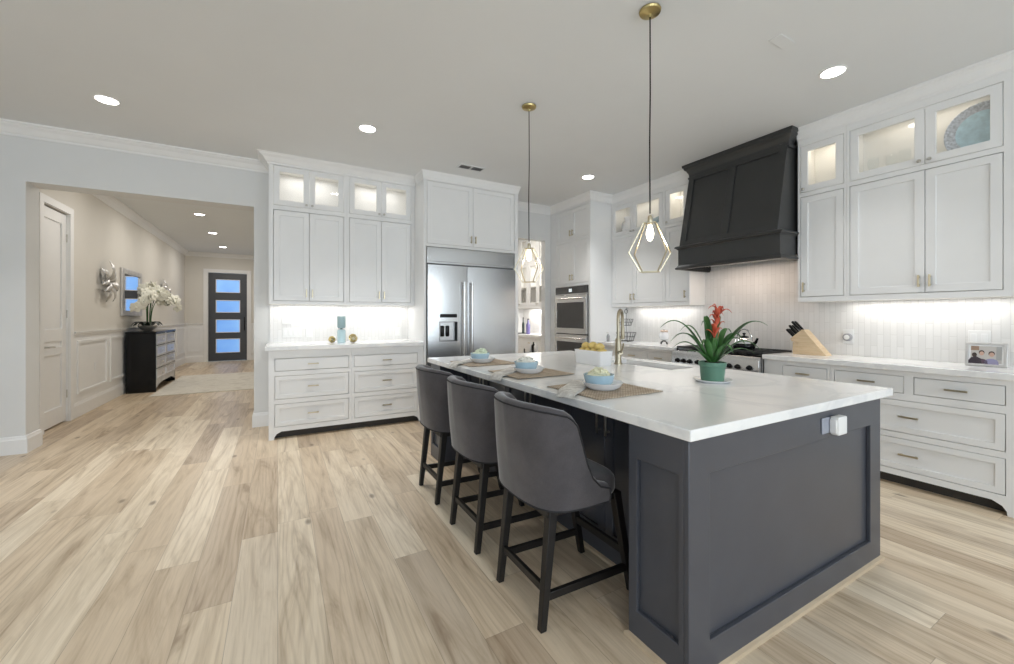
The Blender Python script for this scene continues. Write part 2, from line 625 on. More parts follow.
w = MB()
w.box(ROOML - .15, OPL, YB, YB + .26, 0, CEIL)
w.box(OPL, OPR, YB, YB + .26, OPH, CEIL)
w.box(OPR, 2.6, YB, YB + .26, 0, CEIL)
w.box(2.6, PL, YB, YB + .11, 0, CEIL)
w.box(PL, PR, YB, YB + .11, PH, CEIL)
w.box(PR, XR + .40, YB, YB + .11, 0, CEIL)
struct(w.build('wall_back', M_WALL))
struct(MB().box(XR, XR + .40, ROOMB - .15, YB, 0, CEIL).build('wall_right', M_WALL))

def wall_with_windows(name, axis, face, thick, a0, a1, openings, z0, z1):
    m = MB()
    lo, hi = sorted((face, face + thick))
    def b(p, q, s, t):
        if axis == 'x':
            m.box(p, q, lo, hi, s, t)
        else:
            m.box(lo, hi, p, q, s, t)
    e = a0
    for (p, q) in openings:
        b(e, p, 0, CEIL)
        b(p, q, 0, z0)
        b(p, q, z1, CEIL)
        e = q
    b(e, a1, 0, CEIL)
    return struct(m.build(name, M_WALL))

rear_open = [(-3.85, -1.95), (-0.85, 1.05), (2.15, 4.05)]
left_open = [(-2.35, -0.45), (1.25, 3.15)]
wall_with_windows('wall_rear', 'x', ROOMB, -.15, ROOML - .15, XR + .15, rear_open, 0.6, 2.62)
wall_with_windows('wall_left', 'y', ROOML, -.15, ROOMB, YB, left_open, 0.6, 2.62)
wi = 0
for ops, ax in ((rear_open, 'x'), (left_open, 'y')):
    for (p, q) in ops:
        wi += 1
        f = MB()
        g = MB()
        mid = (p + q) / 2
        def bb(mb, a, b_, s, t, d0, d1):
            if ax == 'x':
                mb.box(a, b_, ROOMB - d1, ROOMB - d0, s, t)
            else:
                mb.box(ROOML - d1, ROOML - d0, a, b_, s, t)
        for (a, b_, s, t) in ((p, p + .06, .6, 2.62), (q - .06, q, .6, 2.62), (p, q, .6, .66), (p, q, 2.56, 2.62), (mid - .03, mid + .03, .66, 2.56)):
            bb(f, a, b_, s, t, .0, .035)
        o = struct(f.build('window_%d' % wi, M_TRIM))
        bb(g, p + .06, q - .06, .66, 2.56, .01, .015)
        g.build('pane', M_GLASS, o)

# hall
w = MB()
w.box(XH - .22, XH - .10, YB + .26, YD + .15, 0, CEIL)
w.box(XH - .10, XH, YB + .26, 6.52, 0, CEIL)
w.box(XH - .10, XH, 7.20, YD, 0, CEIL)
w.box(XH - .10, XH, 6.52, 7.20, 2.60, CEIL)
struct(w.build('wall_hall_left', M_HALLWALL))
struct(MB().box(-.12, .0, YB + .26, YD + .15, 0, CEIL).build('wall_hall_right', M_HALLWALL))
DX0, DX1, DZ = -1.775, -.80, 2.60
w = MB()
w.box(XH - .10, DX0, YD, YD + .15, 0, CEIL)
w.box(DX1, -.12, YD, YD + .15, 0, CEIL)
w.box(DX0, DX1, YD, YD + .15, DZ, CEIL)
struct(w.build('wall_hall_end', M_HALLWALL))
# pantry
struct(MB().box(2.55, 2.65, YB + .26, 8.3, 0, CEIL).build('wall_pantry_left', M_WALL))
struct(MB().box(2.55, 5.2, 8.2, 8.3, 0, CEIL).build('wall_pantry_back', M_WALL))
struct(MB().box(5.05, 5.2, YB + .11, 8.2, 0, CEIL).build('wall_pantry_right', M_WALL))

# mouldings
CROWN = [(0, 3.045), (.014, 3.045), (.018, 3.062), (.030, 3.070), (.060, 3.110), (.088, 3.128), (.095, 3.140), (.110, 3.143), (.112, CEIL), (0, CEIL)]
BASE = [(0, 0), (.018, 0), (.018, .135), (.012, .150), (.010, .163), (.004, .170), (0, .170)]
tn = 0
def moulding(prefix, path, prof, side=1, mat=None):
    global tn
    if prefix == 'trim':
        tn += 1
        prefix = 'trim_%d' % tn
    return struct(MB().sweep(path, prof, side).build(prefix, mat or M_TRIM))
moulding('trim', [(ROOML, YB), (-.09, YB)], CROWN)                               # crown on the back wall
moulding('trim', [(2.985, YB), (4.06, YB)], CROWN)                              # crown above the pantry door
moulding('trim', [(-.09, YB), (-.09, 5.38), (1.60, 5.38)], [(o, z + .012 if z < CEIL else z) for o, z in CROWN], 1)
moulding('trim', [(1.60, 5.30), (1.60, 5.00), (2.985, 5.00), (2.985, YB)], [(o * .3, z + .012 if z < CEIL else z) for o, z in CROWN], 1)
moulding('trim', [(4.06, YB - .0), (4.06, 4.70), (4.48, 4.70)], [(o * .8, z) for o, z in CROWN], 1)
CR2 = [(o * .5, z) for o, z in CROWN]
moulding('trim', [(4.48, 4.70), (4.48, 3.335)], CR2, 1)
moulding('trim', [(4.48, 2.12), (4.48, .70)], CR2, 1)
moulding('trim', [(XH, YB + .26), (XH, YD)], CROWN)
moulding('trim', [(XH, YD), (-.12, YD)], CROWN)
moulding('baseboard_back', [(ROOML, YB), (OPL, YB), (OPL, YB + .26), (XH, YB + .26), (XH, 6.43)], BASE)
moulding('baseboard_opening', [(OPR, YB + .24), (OPR, YB), (-.08, YB)], BASE)
moulding('baseboard_hall_left', [(XH, 7.30), (XH, YD), (DX0 - .10, YD)], [(o, z * 1.15) for o, z in BASE])
moulding('baseboard_hall_right', [(DX1 + .10, YD), (-.12, YD), (-.12, YB + .26)], BASE)

# wainscot in the hall
RAIL = [(0, 1.055), (.014, 1.055), (.018, 1.085), (.034, 1.095), (.040, 1.118), (0, 1.118)]
moulding('trim', [(XH, 7.30), (XH, YD), (DX0 - .10, YD)], RAIL)
w = MB()
w.box(XH, XH + .006, 7.30, YD, .19, 1.06)
def pframe(mb, fixed, a0, a1, z0, z1, ax):
    t, d = .035, .018
    for (a, b_, s, e) in ((a0, a0 + t, z0, z1), (a1 - t, a1, z0, z1), (a0 + t, a1 - t, z0, z0 + t), (a0 + t, a1 - t, z1 - t, z1)):
        if ax == 'y':
            mb.box(fixed, fixed + d, a, b_, s, e)
        else:
            mb.box(a, b_, fixed - d, fixed, s, e)
y = 7.42
for k in range(6):
    pframe(w, XH + .005, y, y + 1.06, .30, 1.0, 'y')
    y += 1.20
struct(w.build('trim_wainscot_left', M_TRIM))
w = MB()
w.box(XH, DX0 - .10, YD - .006, YD, .19, 1.06)
pframe(w, YD - .005, XH + .06, DX0 - .16, .30, 1.0, 'x')
w.box(DX1 + .10, -.12, YD - .006, YD, .19, 1.06)
w.box(DX1 + .10, -.12, YD - .03, YD, 1.06, 1.118)
struct(w.build('trim_wainscot_end', M_TRIM))

# white two-panel door in the hall's left wall
d = struct(MB().box(XH - .075, XH - .035, 6.53, 7.19, .02, 2.585).build('door_1', M_TRIM))
f = MB()
for (a, b_, s, e) in ((6.53, 6.64, .02, 2.585), (7.08, 7.19, .02, 2.585), (6.64, 7.08, .02, .22), (6.64, 7.08, 1.02, 1.17), (6.64, 7.08, 2.46, 2.585), (6.64, 7.08, .86, .95)):
    f.box(XH - .036, XH - .020, a, b_, s, e)
f.build('panel_frame', M_TRIM, d, bevel=.004)
h = MB().cyl((XH - .022, 6.585, .965), (XH + .045, 6.585, .965), .010).cyl((XH - .02, 6.585, .965), (XH - .012, 6.585, .965), .028)
h.tube([(XH + .038, 6.575, .965), (XH + .040, 6.64, .965), (XH + .038, 6.72, .962)], .009)
h.build('lever_handle', M_NICKEL, d, smooth=True)
for z in (.3, 1.3, 2.25):
    MB().cyl((XH - .012, 7.196, z), (XH - .012, 7.196, z + .10), .009, n=10).build('hinge', M_NICKEL, d, smooth=True)
c = MB()
c.box(XH, XH + .022, 6.43, 6.525, 0, 2.605)
c.box(XH, XH + .022, 7.195, 7.29, 0, 2.605)
c.box(XH, XH + .022, 6.43, 7.29, 2.605, 2.69)
c.box(XH - .098, XH, 6.521, 6.529, 0, 2.60)
c.box(XH - .098, XH, 7.191, 7.199, 0, 2.60)
struct(c.build('trim_door_casing', M_TRIM, bevel=.003))

# dark front door with four frosted lights
d = MB()
pz = [(.245, .66), (.84, 1.23), (1.43, 1.80), (2.02, 2.41)]
px0, px1 = -1.585, -.985
e = .01
d.box(DX0 + .012, px0, YD + .03, YD + .075, e, DZ - .01)
d.box(px1, DX1 - .012, YD + .03, YD + .075, e, DZ - .01)
zs = [e] + [z for p in pz for z in p] + [DZ - .01]
for i in range(0, len(zs), 2):
    d.box(px0, px1, YD + .03, YD + .075, zs[i], zs[i + 1])
d = struct(d.build('door_2', M_DOORDK))
pane_m, nt, p = new_mat('frosted_glass_painted_daylight')
f = noise_tex(nt, coords(nt, (1, 1, 1)), 1.4, 2)
cc = ramp(nt, f, [(0.3, (0.13, 0.30, 0.66)), (0.7, (0.22, 0.43, 0.80))])
nt.links.new(cc, p.inputs['Base Color'])
nt.links.new(cc, p.inputs['Emission Color'])
p.inputs['Emission Strength'].default_value = 0.85  # daylight behind the frosted panes is put in as a blue glow
p.inputs['Roughness'].default_value = 0.35
for (s, t) in pz:
    MB().box(px0 + .02, px1 - .02, YD + .045, YD + .06, s + .02, t - .02).build('pane', pane_m, d)
    q = MB()
    for (a, b_, s2, t2) in ((px0, px0 + .02, s, t), (px1 - .02, px1, s, t), (px0 + .02, px1 - .02, s, s + .02), (px0 + .02, px1 - .02, t - .02, t)):
        q.box(a, b_, YD + .026, YD + .07, s2, t2)
    q.build('glazing_bead', M_TRIM, d)
MB().cyl((DX1 - .075, YD + .03, 1.0), (DX1 - .075, YD - .03, 1.0), .012).cyl((DX1 - .075, YD - .03, .9), (DX1 - .075, YD - .03, 1.3), .011).build('door_handle', M_BLACK, d, smooth=True)
c = MB()
c.box(DX0 - .10, DX0, YD - .022, YD, 0, DZ)
c.box(DX1, DX1 + .10, YD - .022, YD, 0, DZ)
c.box(DX0 - .10, DX1 + .10, YD - .022, YD, DZ, DZ + .10)
c.box(DX0, DX0 + .012, YD, YD + .14, 0, DZ)
c.box(DX1 - .012, DX1, YD, YD + .14, 0, DZ)
struct(c.build('trim_front_door_casing', M_TRIM, bevel=.003))
struct(MB().box(-3.5, 1.0, YD + .15, YD + 1.5, -.12, 0.0).build('ground_porch', simple('porch_concrete', (.45, .44, .42), .9)))

# backsplashes
struct(MB().box(-.085, 1.60, YB - .01, YB, 1.0, 1.47).build('backsplash_back', M_TILE_X))
struct(MB().box(XR - .01, XR, .62, 4.70, .945, 2.35).build('backsplash_right', M_TILE_Y))

# ------------------------------------------------------------------ cabinets
def bar_pull(parent, x, y, z, length, vertical=False, mat=None, w=.013, proj=.030):
    m = MB()
    h = length / 2
    t = w / 2
    if vertical:
        m.box(x - t, x + t, y - proj, y - proj + .010, z - h, z + h)
        for s in (-1, 1):
            m.box(x - t * .8, x + t * .8, y - proj + .008, y, z + s * (h - .016) - t, z + s * (h - .016) + t)
    else:
        m.box(x - h, x + h, y - proj, y - proj + .010, z - t, z + t)
        for s in (-1, 1):
            m.box(x + s * (h - .016) - t, x + s * (h - .016) + t, y - proj + .008, y, z - t * .8, z + t * .8)
    return m.build('pull_handle', mat or M_BRASS, parent, bevel=.0015)

def knob(parent, x, y, z, mat=None):
    m = MB()
    m.M = Matrix.Translation((x, y, z)) @ Matrix.Rotation(PI / 2, 4, 'X')
    m.lathe([(.006, 0), (.006, .012), (.013, .018), (.014, .024), (.011, .029), (.001, .030)], n=14)
    return m.build('knob', mat or M_NICKEL, parent, smooth=True)

def shaker(parent, name, x0, x1, z0, z1, mat, y=0.0, th=.020, rw=.058, glass=False, slab=False, rec=.010):
    m = MB()
    if slab:
        m.box(x0, x1, y, y + th, z0, z1)
    else:
        m.ring_frame(x0, x1, z0, z1, x0 + rw, x1 - rw, z0 + rw, z1 - rw, y, y + th)
        if not glass:
            m.box(x0 + rw - .001, x1 - rw + .001, y + rec, y + th - .002, z0 + rw - .001, z1 - rw + .001)
    o = m.build(name, mat, parent, bevel=.0022, seg=1)
    if glass:
        MB().box(x0 + rw - .004, x1 - rw + .004, y + .010, y + .014, z0 + rw - .004, z1 - rw + .004).build('glass_pane', M_GLASS, o)
    return o

def face_frame(W, z0, z1, ops, th=.020):
    m = MB()
    xs = sorted({0.0, W, *[o[0] for o in ops], *[o[1] for o in ops]})
    zs = sorted({z0, z1, *[o[2] for o in ops], *[o[3] for o in ops]})
    for s, t in zip(zs, zs[1:]):
        run = None
        for a, b_ in zip(xs, xs[1:]):
            cx, cz = (a + b_) / 2, (s + t) / 2
            hole = any(o[0] < cx < o[1] and o[2] < cz < o[3] for o in ops)
            if not hole:
                run = [a, b_] if run is None else [run[0], b_]
            elif run:
                m.box(run[0], run[1], 0, th, s, t)
                run = None
        if run:
            m.box(run[0], run[1], 0, th, s, t)
    return m

GAP = .004
def cabinet(name, label, cat, loc, rz, W, z0, z1, D, fronts, group=None, mat=None, shelves=(), feet=None, pull=.11):
    """local frame: x along the front, y into the cabinet (front at 0), z up.
    fronts: (x0, x1, z0, z1, kind, handle...) kind door | glass | drawer | slab ; a tuple of several doors shares one opening"""
    mat = mat or M_CAB
    W -= .0015
    t = thing(name, label, cat, loc, rz, group)
    ops = []
    for f in fronts:
        ops.append((f[0], f[1], f[2], f[3]))
    m = face_frame(W, z0, z1, ops)
    m.build('face_frame', mat, t)
    b = MB()
    b.box(0, .018, .02, D, z0, z1)
    b.box(W - .018, W, .02, D, z0, z1)
    b.box(.018, W - .018, .02, D, z0, z0 + .018)
    b.box(.018, W - .018, .02, D, z1 - .018, z1)
    b.box(.018, W - .018, D - .015, D, z0 + .018, z1 - .018)
    for s in shelves:
        b.box(.018, W - .018, .024, D - .015, s - .010, s + .010)
    b.build('cabinet_body', M_CABIN if shelves else mat, t)
    if feet is not None:
        sides = feet
        if 'l' in sides:
            m = MB()
            m.prism([(0, 0), (.052, 0), (.056, .03), (.075, .06), (.12, z0), (0, z0)], 1, 0, .02)
            m.box(0, .02, .02, D, 0, z0)
            m.build('foot', mat, t)
        if 'r' in sides:
            m = MB()
            m.prism([(W, 0), (W, z0), (W - .12, z0), (W - .075, .06), (W - .056, .03), (W - .052, 0)], 1, 0, .02)
            m.box(W - .02, W, .02, D, 0, z0)
            m.build('foot', mat, t)
        MB().box(.02 if 'l' in sides else 0, W - .02 if 'r' in sides else W, .085, .10, 0, z0).build('toe_kick', M_TOE_SHADE, t)
    for f in fronts:
        x0, x1, a0, a1, kind = f[:5]
        hs = f[5] if len(f) > 5 else None
        n = 2 if kind in ('doors', 'glasses') else 1
        if n == 2:
            xm = f[6] if len(f) > 6 else (x0 + x1) / 2
            spans = [(x0 + GAP, xm - GAP / 2), (xm + GAP / 2, x1 - GAP)]
        else:
            spans = [(x0 + GAP, x1 - GAP)]
        for i, (p, q) in enumerate(spans):
            nm = 'drawer' if kind in ('drawer', 'slab') else ('glass_door' if 'glass' in kind else 'door')
            o = shaker(t, nm, p, q, a0 + GAP, a1 - GAP, mat, y=.001, glass='glass' in kind, slab=kind == 'slab', rw=.045 if kind == 'drawer' else .060)
            if hs == 'bar':                      # horizontal bar in the middle
                yy = .001 if kind == 'slab' else .011
                bar_pull(o, (p + q) / 2, yy, (a0 + a1) / 2, pull)
            elif hs and hs[0] == 'v':            # vertical bar at the foot ('vb') or the head ('vt') of the door
                left_hinge = (i == 0) if n == 2 else hs.endswith('r')
                xx = q - .030 if left_hinge else p + .030
                zz = a0 + .095 if 'b' in hs[1] else a1 - .11
                bar_pull(o, xx, .001, zz, .095, True)
            elif hs and hs[0] == 'k':
                left_hinge = (i == 0) if n == 2 else hs.endswith('r')
                xx = q - .028 if left_hinge else p + .028
                knob(o, xx, .001, a0 + .032)
    return t

# ---- built-in hutch beside the hall: two drawer bases, two uppers, a worktop
def three_drawers(x0, x1):
    return [(x0, x1, .730, .868, 'slab', 'bar'), (x0, x1, .428, .680, 'drawer', 'bar'), (x0, x1, .134, .379, 'drawer', 'bar')]
XB0 = -.085
cabinet('drawer_base_cabinet', 'white three-drawer base cabinet beside the hall opening, left half of the hutch', 'cabinet',
        (XB0, 5.015, 0), 0, .8325, .083, .955, .695, three_drawers(.055, .803), 'hutch drawer bases', feet='l')
cabinet('drawer_base_cabinet', 'white three-drawer base cabinet next to the refrigerator, right half of the hutch', 'cabinet',
        (XB0 + .8325, 5.015, 0), 0, .8525, .083, .955, .695, three_drawers(.0265, .780), 'hutch drawer bases', feet='r')
tag(MB().box(-.118, 1.60, 4.975, YB - .01, .955, 1.0).build('worktop', M_QUARTZ, bevel=.004), 'white quartz worktop on the hutch between hall opening and refrigerator', 'worktop')
UY = 5.38
cabinet('upper_cabinet', 'white upper cabinet with two lit glass doors, nearest the hall opening', 'cabinet',
        (XB0 - .005, UY, 0), 0, .8375, 1.462, 3.075, .34,
        [(.045, .802, 1.497, 2.547, 'doors', 'vb', .418), (.045, .802, 2.597, 3.055, 'glasses', 'k', .418)], 'hutch upper cabinets', shelves=(2.572,))
cabinet('upper_cabinet', 'white upper cabinet with two lit glass doors, against the refrigerator side panel', 'cabinet',
        (XB0 + .8325, UY, 0), 0, .8525, 1.462, 3.075, .34,
        [(.0265, .802, 1.497, 2.547, 'doors', 'vb', .418), (.0265, .802, 2.597, 3.055, 'glasses', 'k', .418)], 'hutch upper cabinets', shelves=(2.572,))

# ---- refrigerator enclosure, its cabinet, and the refrigerator
FY = 5.00
tag(MB().box(1.601, 1.635, FY, YB - .003, 0, 3.075).build('side_panel', M_CAB, bevel=.002), 'tall white panel between the hutch and the steel refrigerator', 'panel')
tag(MB().box(2.931, 2.985, FY, YB - .003, 0, 3.075).build('side_panel', M_CAB, bevel=.002), 'tall white panel between the steel refrigerator and the pantry doorway', 'panel')
cabinet('over_refrigerator_cabinet', 'white two-door cabinet above the steel refrigerator', 'cabinet', (1.636, FY, 0), 0, 1.294, 2.21, 3.075, .70,
        [(.008, 1.286, 2.245, 3.045, 'doors', 'vb')], None)

def refrigerator():
    X0, X1, XM = 1.642, 2.924, 2.184
    t = thing('refrigerator', 'wide stainless steel side-by-side refrigerator with ice and water dispenser', 'refrigerator', ((X0 + X1) / 2, FY, 0))
    cx = (X0 + X1) / 2
    def L(x): return x - cx
    MB().box(L(X0), L(X1), .035, .68, .0, 2.20).build('cabinet_body', M_GREYP, t)
    gr = MB().box(L(X0), L(X1), -.012, .035, 1.992, 2.203)
    g = gr.build('top_grille', M_STEEL, t, bevel=.006)
    q = MB()
    q.box(L(X0) + .035, L(X1) - .035, -.020, -.011, 2.02, 2.175)
    q.build('grille_panel', M_STEEL, g, bevel=.004)
    for s, (a, b_) in enumerate(((X0, XM), (XM, X1))):
        dr = MB()
        # gently bowed door front
        n = 10
        a2, b2 = L(a) + .003, L(b_) - .003
        fr, bk = [], []
        for i in range(n + 1):
            u = i / n
            x = a2 + (b2 - a2) * u
            fr.append((x, -.030 - .010 * (1 - (2 * u - 1) ** 2)))
        poly = fr + [(b2, .033), (a2, .033)]
        if s == 0:
            # hole for the dispenser: build the door in bands
            hx0, hx1, hz0, hz1 = L(1.803), L(2.035), 1.005, 1.245
            dr.prism(poly, 2, hz1, 1.975)
            dr.prism(poly, 2, .10, hz0)
            left = [p for p in fr if p[0] < hx0 - .004]
            right = [p for p in fr if p[0] > hx1 + .004]
            dr.prism(left + [(hx0, -.0385), (hx0, .033), (a2, .033)], 2, hz0, hz1)
            dr.prism([(hx1, -.0385)] + right + [(b2, .033), (hx1, .033)], 2, hz0, hz1)
            dr.box(hx0, hx1, .02, .033, hz0, hz1)
        else:
            dr.prism(poly, 2, .10, 1.975)
        o = dr.build('door', M_STEEL, t, smooth=True, angle=30)
        if s == 0:
            MB().box(hx0, hx1, -.043, -.036, 1.305, 1.352).build('dispenser_display', M_BLACK, o, bevel=.002)
            k = MB()
            for (p, q, r, u) in ((hx0 - .008, hx0, hz0 - .008, hz1 + .008), (hx1, hx1 + .008, hz0 - .008, hz1 + .008), (hx0, hx1, hz0 - .008, hz0), (hx0, hx1, hz1, hz1 + .008)):
                k.box(p, q, -.044, .02, r, u)
            k.build('dispenser_frame', M_GREYP, o)
            MB().box(hx0 + .004, hx0 + .165, .002, .02, hz0 + .03, hz1 - .02).build('dispenser_panel', M_STEEL, o)
            pd = MB()
            for xx in (hx0 + .045, hx0 + .115):
                pd.lathe([(.020, 0), (.026, .01), (.026, .13), (.020, .14)], (xx, -.002, hz0 + .055), 12, sy=.5)
            pd.build('dispenser_paddle', M_BLACK, o, smooth=True)
        hx = L(XM) + (-.060 if s == 0 else .052)
        hd = MB()
        hd.tube([(hx, -.085, .35), (hx, -.085, 1.77)], .016, 14)
        for z in (.40, 1.735):
            hd.cyl((hx, -.085, z), (hx, -.035, z), .012)
        hd.build('handle', M_STEEL_H, o, smooth=True)
    MB().box(L(X0) + .01, L(X1) - .01, .02, .035, .01, .095).build('kick_plate', M_STEEL, t)
    return t
refrigerator()

# ---- right wall: lowers, uppers, worktops (faces look towards -X; local x runs from far to near)
RX = -PI / 2
def right_base(label, ya, yb, fronts, feet=None, z0=.085):
    # ya = far end (larger Y), yb = near end
    fr = [(ya - f[1], ya - f[0], *f[2:]) for f in fronts]
    return cabinet('base_cabinet', label, 'cabinet', (4.20, ya, 0), RX, ya - yb, z0, .900, .595, fr, 'range wall base cabinets', feet=feet, pull=.115)
right_base('white base cabinet with two small drawers over two wide ones, nearest the camera', 1.7295, .685,
           [(.745, 1.197, .726, .860, 'slab', 'bar'), (1.250, 1.704, .726, .860, 'slab', 'bar'),
            (.745, 1.704, .420, .674, 'drawer', 'bar'), (.745, 1.704, .130, .378, 'drawer', 'bar')], 'r')
right_base('white single-column drawer cabinet between the range and the wide drawers', 2.285, 1.7295,
           [(1.755, 2.122, .726, .860, 'slab', 'bar'), (1.755, 2.122, .420, .674, 'drawer', 'bar'), (1.755, 2.122, .130, .378, 'drawer', 'bar')], 'l')
right_base('white drawer base cabinet on the far side of the range, beside the oven tower', 4.70, 3.32,
           [(3.372, 3.760, .726, .860, 'slab', 'bar'), (3.790, 4.235, .726, .860, 'slab', 'bar'), (4.265, 4.66, .726, .860, 'slab', 'bar'),
            (3.372, 3.760, .130, .674, 'door', 'vtl'), (3.790, 4.66, .130, .674, 'doors', 'vt')], 'lr')
tag(MB().box(4.165, XR - .01, .655, 2.288, .900, .945).build('worktop', M_QUARTZ, bevel=.004), 'white quartz worktop right of the range with knife block and picture frame', 'worktop')
tag(MB().box(4.165, XR - .01, 3.317, 4.70, .900, .945).build('worktop', M_QUARTZ, bevel=.004), 'white quartz worktop between the range and the oven tower', 'worktop')

UX = 4.48
def right_upper(label, ya, yb, fronts):
    fr = []
    for f in fronts:
        g = (ya - f[1], ya - f[0], *f[2:6])
        if len(f) > 6:
            g = g + (ya - f[6],)
        fr.append(g)
    return cabinet('upper_cabinet', label, 'cabinet', (UX, ya, 0), RX, ya - yb, 1.462, 3.07, XR - UX - .012, fr, 'range wall upper cabinets', shelves=(2.505,))
right_upper('narrow white upper cabinet with one glass door, right against the black hood', 2.118, 1.722,
            [(1.742, 2.097, 1.508, 2.487, 'door', 'vbl'), (1.742, 2.097, 2.527, 2.985, 'glass', 'kl')])
right_upper('wide white upper cabinet with a blue plate behind glass, at the right edge', 1.722, .700,
            [(.806, 1.700, 1.508, 2.487, 'doors', 'vb', 1.210), (.806, 1.700, 2.527, 2.985, 'glasses', 'k', 1.210)])
right_upper('wide white upper cabinet beside the oven tower, far left of the black hood', 4.70, 3.715,
            [(3.745, 4.685, 1.508, 2.487, 'doors', 'vb', 4.27), (3.745, 4.685, 2.527, 2.985, 'glasses', 'k', 4.27)])
right_upper('narrow white upper cabinet with one lit glass door, just left of the black hood', 3.715, 3.335,
            [(3.362, 3.700, 1.508, 2.487, 'door', 'vbr'), (3.362, 3.700, 2.527, 2.985, 'glass', 'kl')])

# ---- oven tower with double oven
TX, TY0, TY1 = 4.06, 4.702, 5.716
tower = cabinet('oven_tower_cabinet', 'tall white cabinet tower holding the double wall oven', 'cabinet', (TX, TY1, 0), RX, TY1 - TY0, 0.0, 3.07, .735,
        [(.165, .975, 2.545, 3.02, 'doors', 'vb'), (.165, .975, 1.84, 2.50, 'doors', 'vb')], None)
def oven():
    W = .80
    t = thing('double_wall_oven', 'stainless double wall oven with dark glass in the white tower', 'oven', (TX, (5.545 + 4.745) / 2, .35), RX)
    h = W / 2
    MB().box(-h, h, -.012, .0, 0, 1.445).build('oven_body', M_BLACK, t)
    MB().box(-h + .008, h - .008, -.030, -.010, 1.325, 1.44).build('control_panel', M_DKGLASS, t, bevel=.003)
    MB().box(-h, h, -.032, -.010, 1.44, 1.447).box(-h, h, -.032, -.010, 1.312, 1.325).build('control_trim', M_STEEL, t)
    MB().box(-.035, .035, -.0315, -.030, 1.355, 1.405).build('display', emit('oven_display', (.75, .82, .85), 0.6), t)
    for (a, b_) in ((.70, 1.305), (.02, .685)):
        d = MB()
        fw = .055
        d.box(-h + .005, h - .005, -.045, -.012, b_ - .115, b_)
        d.box(-h + .005, h - .005, -.045, -.012, a, a + .085)
        d.box(-h + .005, -h + .005 + fw, -.045, -.012, a + .085, b_ - .115)
        d.box(h - .005 - fw, h - .005, -.045, -.012, a + .085, b_ - .115)
        o = d.build('oven_door', M_STEEL, t, bevel=.002)
        MB().box(-h + fw, h - fw, -.041, -.015, a + .08, b_ - .11).build('door_glass', M_DKGLASS, o)
        k = MB().tube([(-h + .06, -.072, b_ - .055), (h - .05, -.072, b_ - .055)], .013, 12)
        for s in (-1, 1):
            k.cyl((s * (h - .08), -.072, b_ - .055), (s * (h - .08), -.04, b_ - .055), .010)
        k.build('handle', M_STEEL_H, o, smooth=True)
    return t
oven()

# ---- pantry run seen through the doorway
def pantry_cab(name, label, x, ya, yb, z0, z1, D, fronts, shelves=()):
    fr = [(ya - f[1], ya - f[0], *f[2:]) for f in fronts]
    return cabinet(name, label, 'cabinet', (x, ya, 0), RX, ya - yb, z0, z1, D, fr, None, shelves=shelves, feet='lr' if z0 > 0 and z0 < .2 else None)
pf = []
yy = 6.05
while yy < 8.1:
    for (a, b_) in ((.70, .85), (.42, .66), (.13, .38)):
        pf.append((yy + .02, yy + .66, a, b_, 'slab' if a > .6 else 'drawer', 'bar'))
    yy += .70
pantry_cab('pantry_base_cabinet', 'white bank of drawers in the pantry beyond the doorway', 4.52, 8.19, 6.0, .085, .895, .52, pf)
tag(MB().box(4.485, 5.05, 6.0, 8.195, .895, .94).build('worktop', M_QUARTZ, bevel=.003), 'white quartz worktop in the pantry seen through the doorway', 'worktop')
pantry_cab('pantry_upper_cabinet', 'glass-door upper cabinet in the pantry beyond the doorway', 4.70, 8.19, 6.0, 1.50, 3.07, .34,
           [(6.03, 6.72, 1.55, 2.45, 'glasses', 'k'), (6.75, 7.44, 1.55, 2.45, 'glasses', 'k'), (7.47, 8.16, 1.55, 2.45, 'glasses', 'k'),
            (6.03, 6.72, 2.50, 3.03, 'glasses', 'k'), (6.75, 7.44, 2.50, 3.03, 'glasses', 'k'), (7.47, 8.16, 2.50, 3.03, 'glasses', 'k')], shelves=(2.475, 1.95))
struct(MB().box(5.04, 5.05, 6.0, 8.2, .94, 1.5).build('backsplash_pantry', M_TILE_Y))

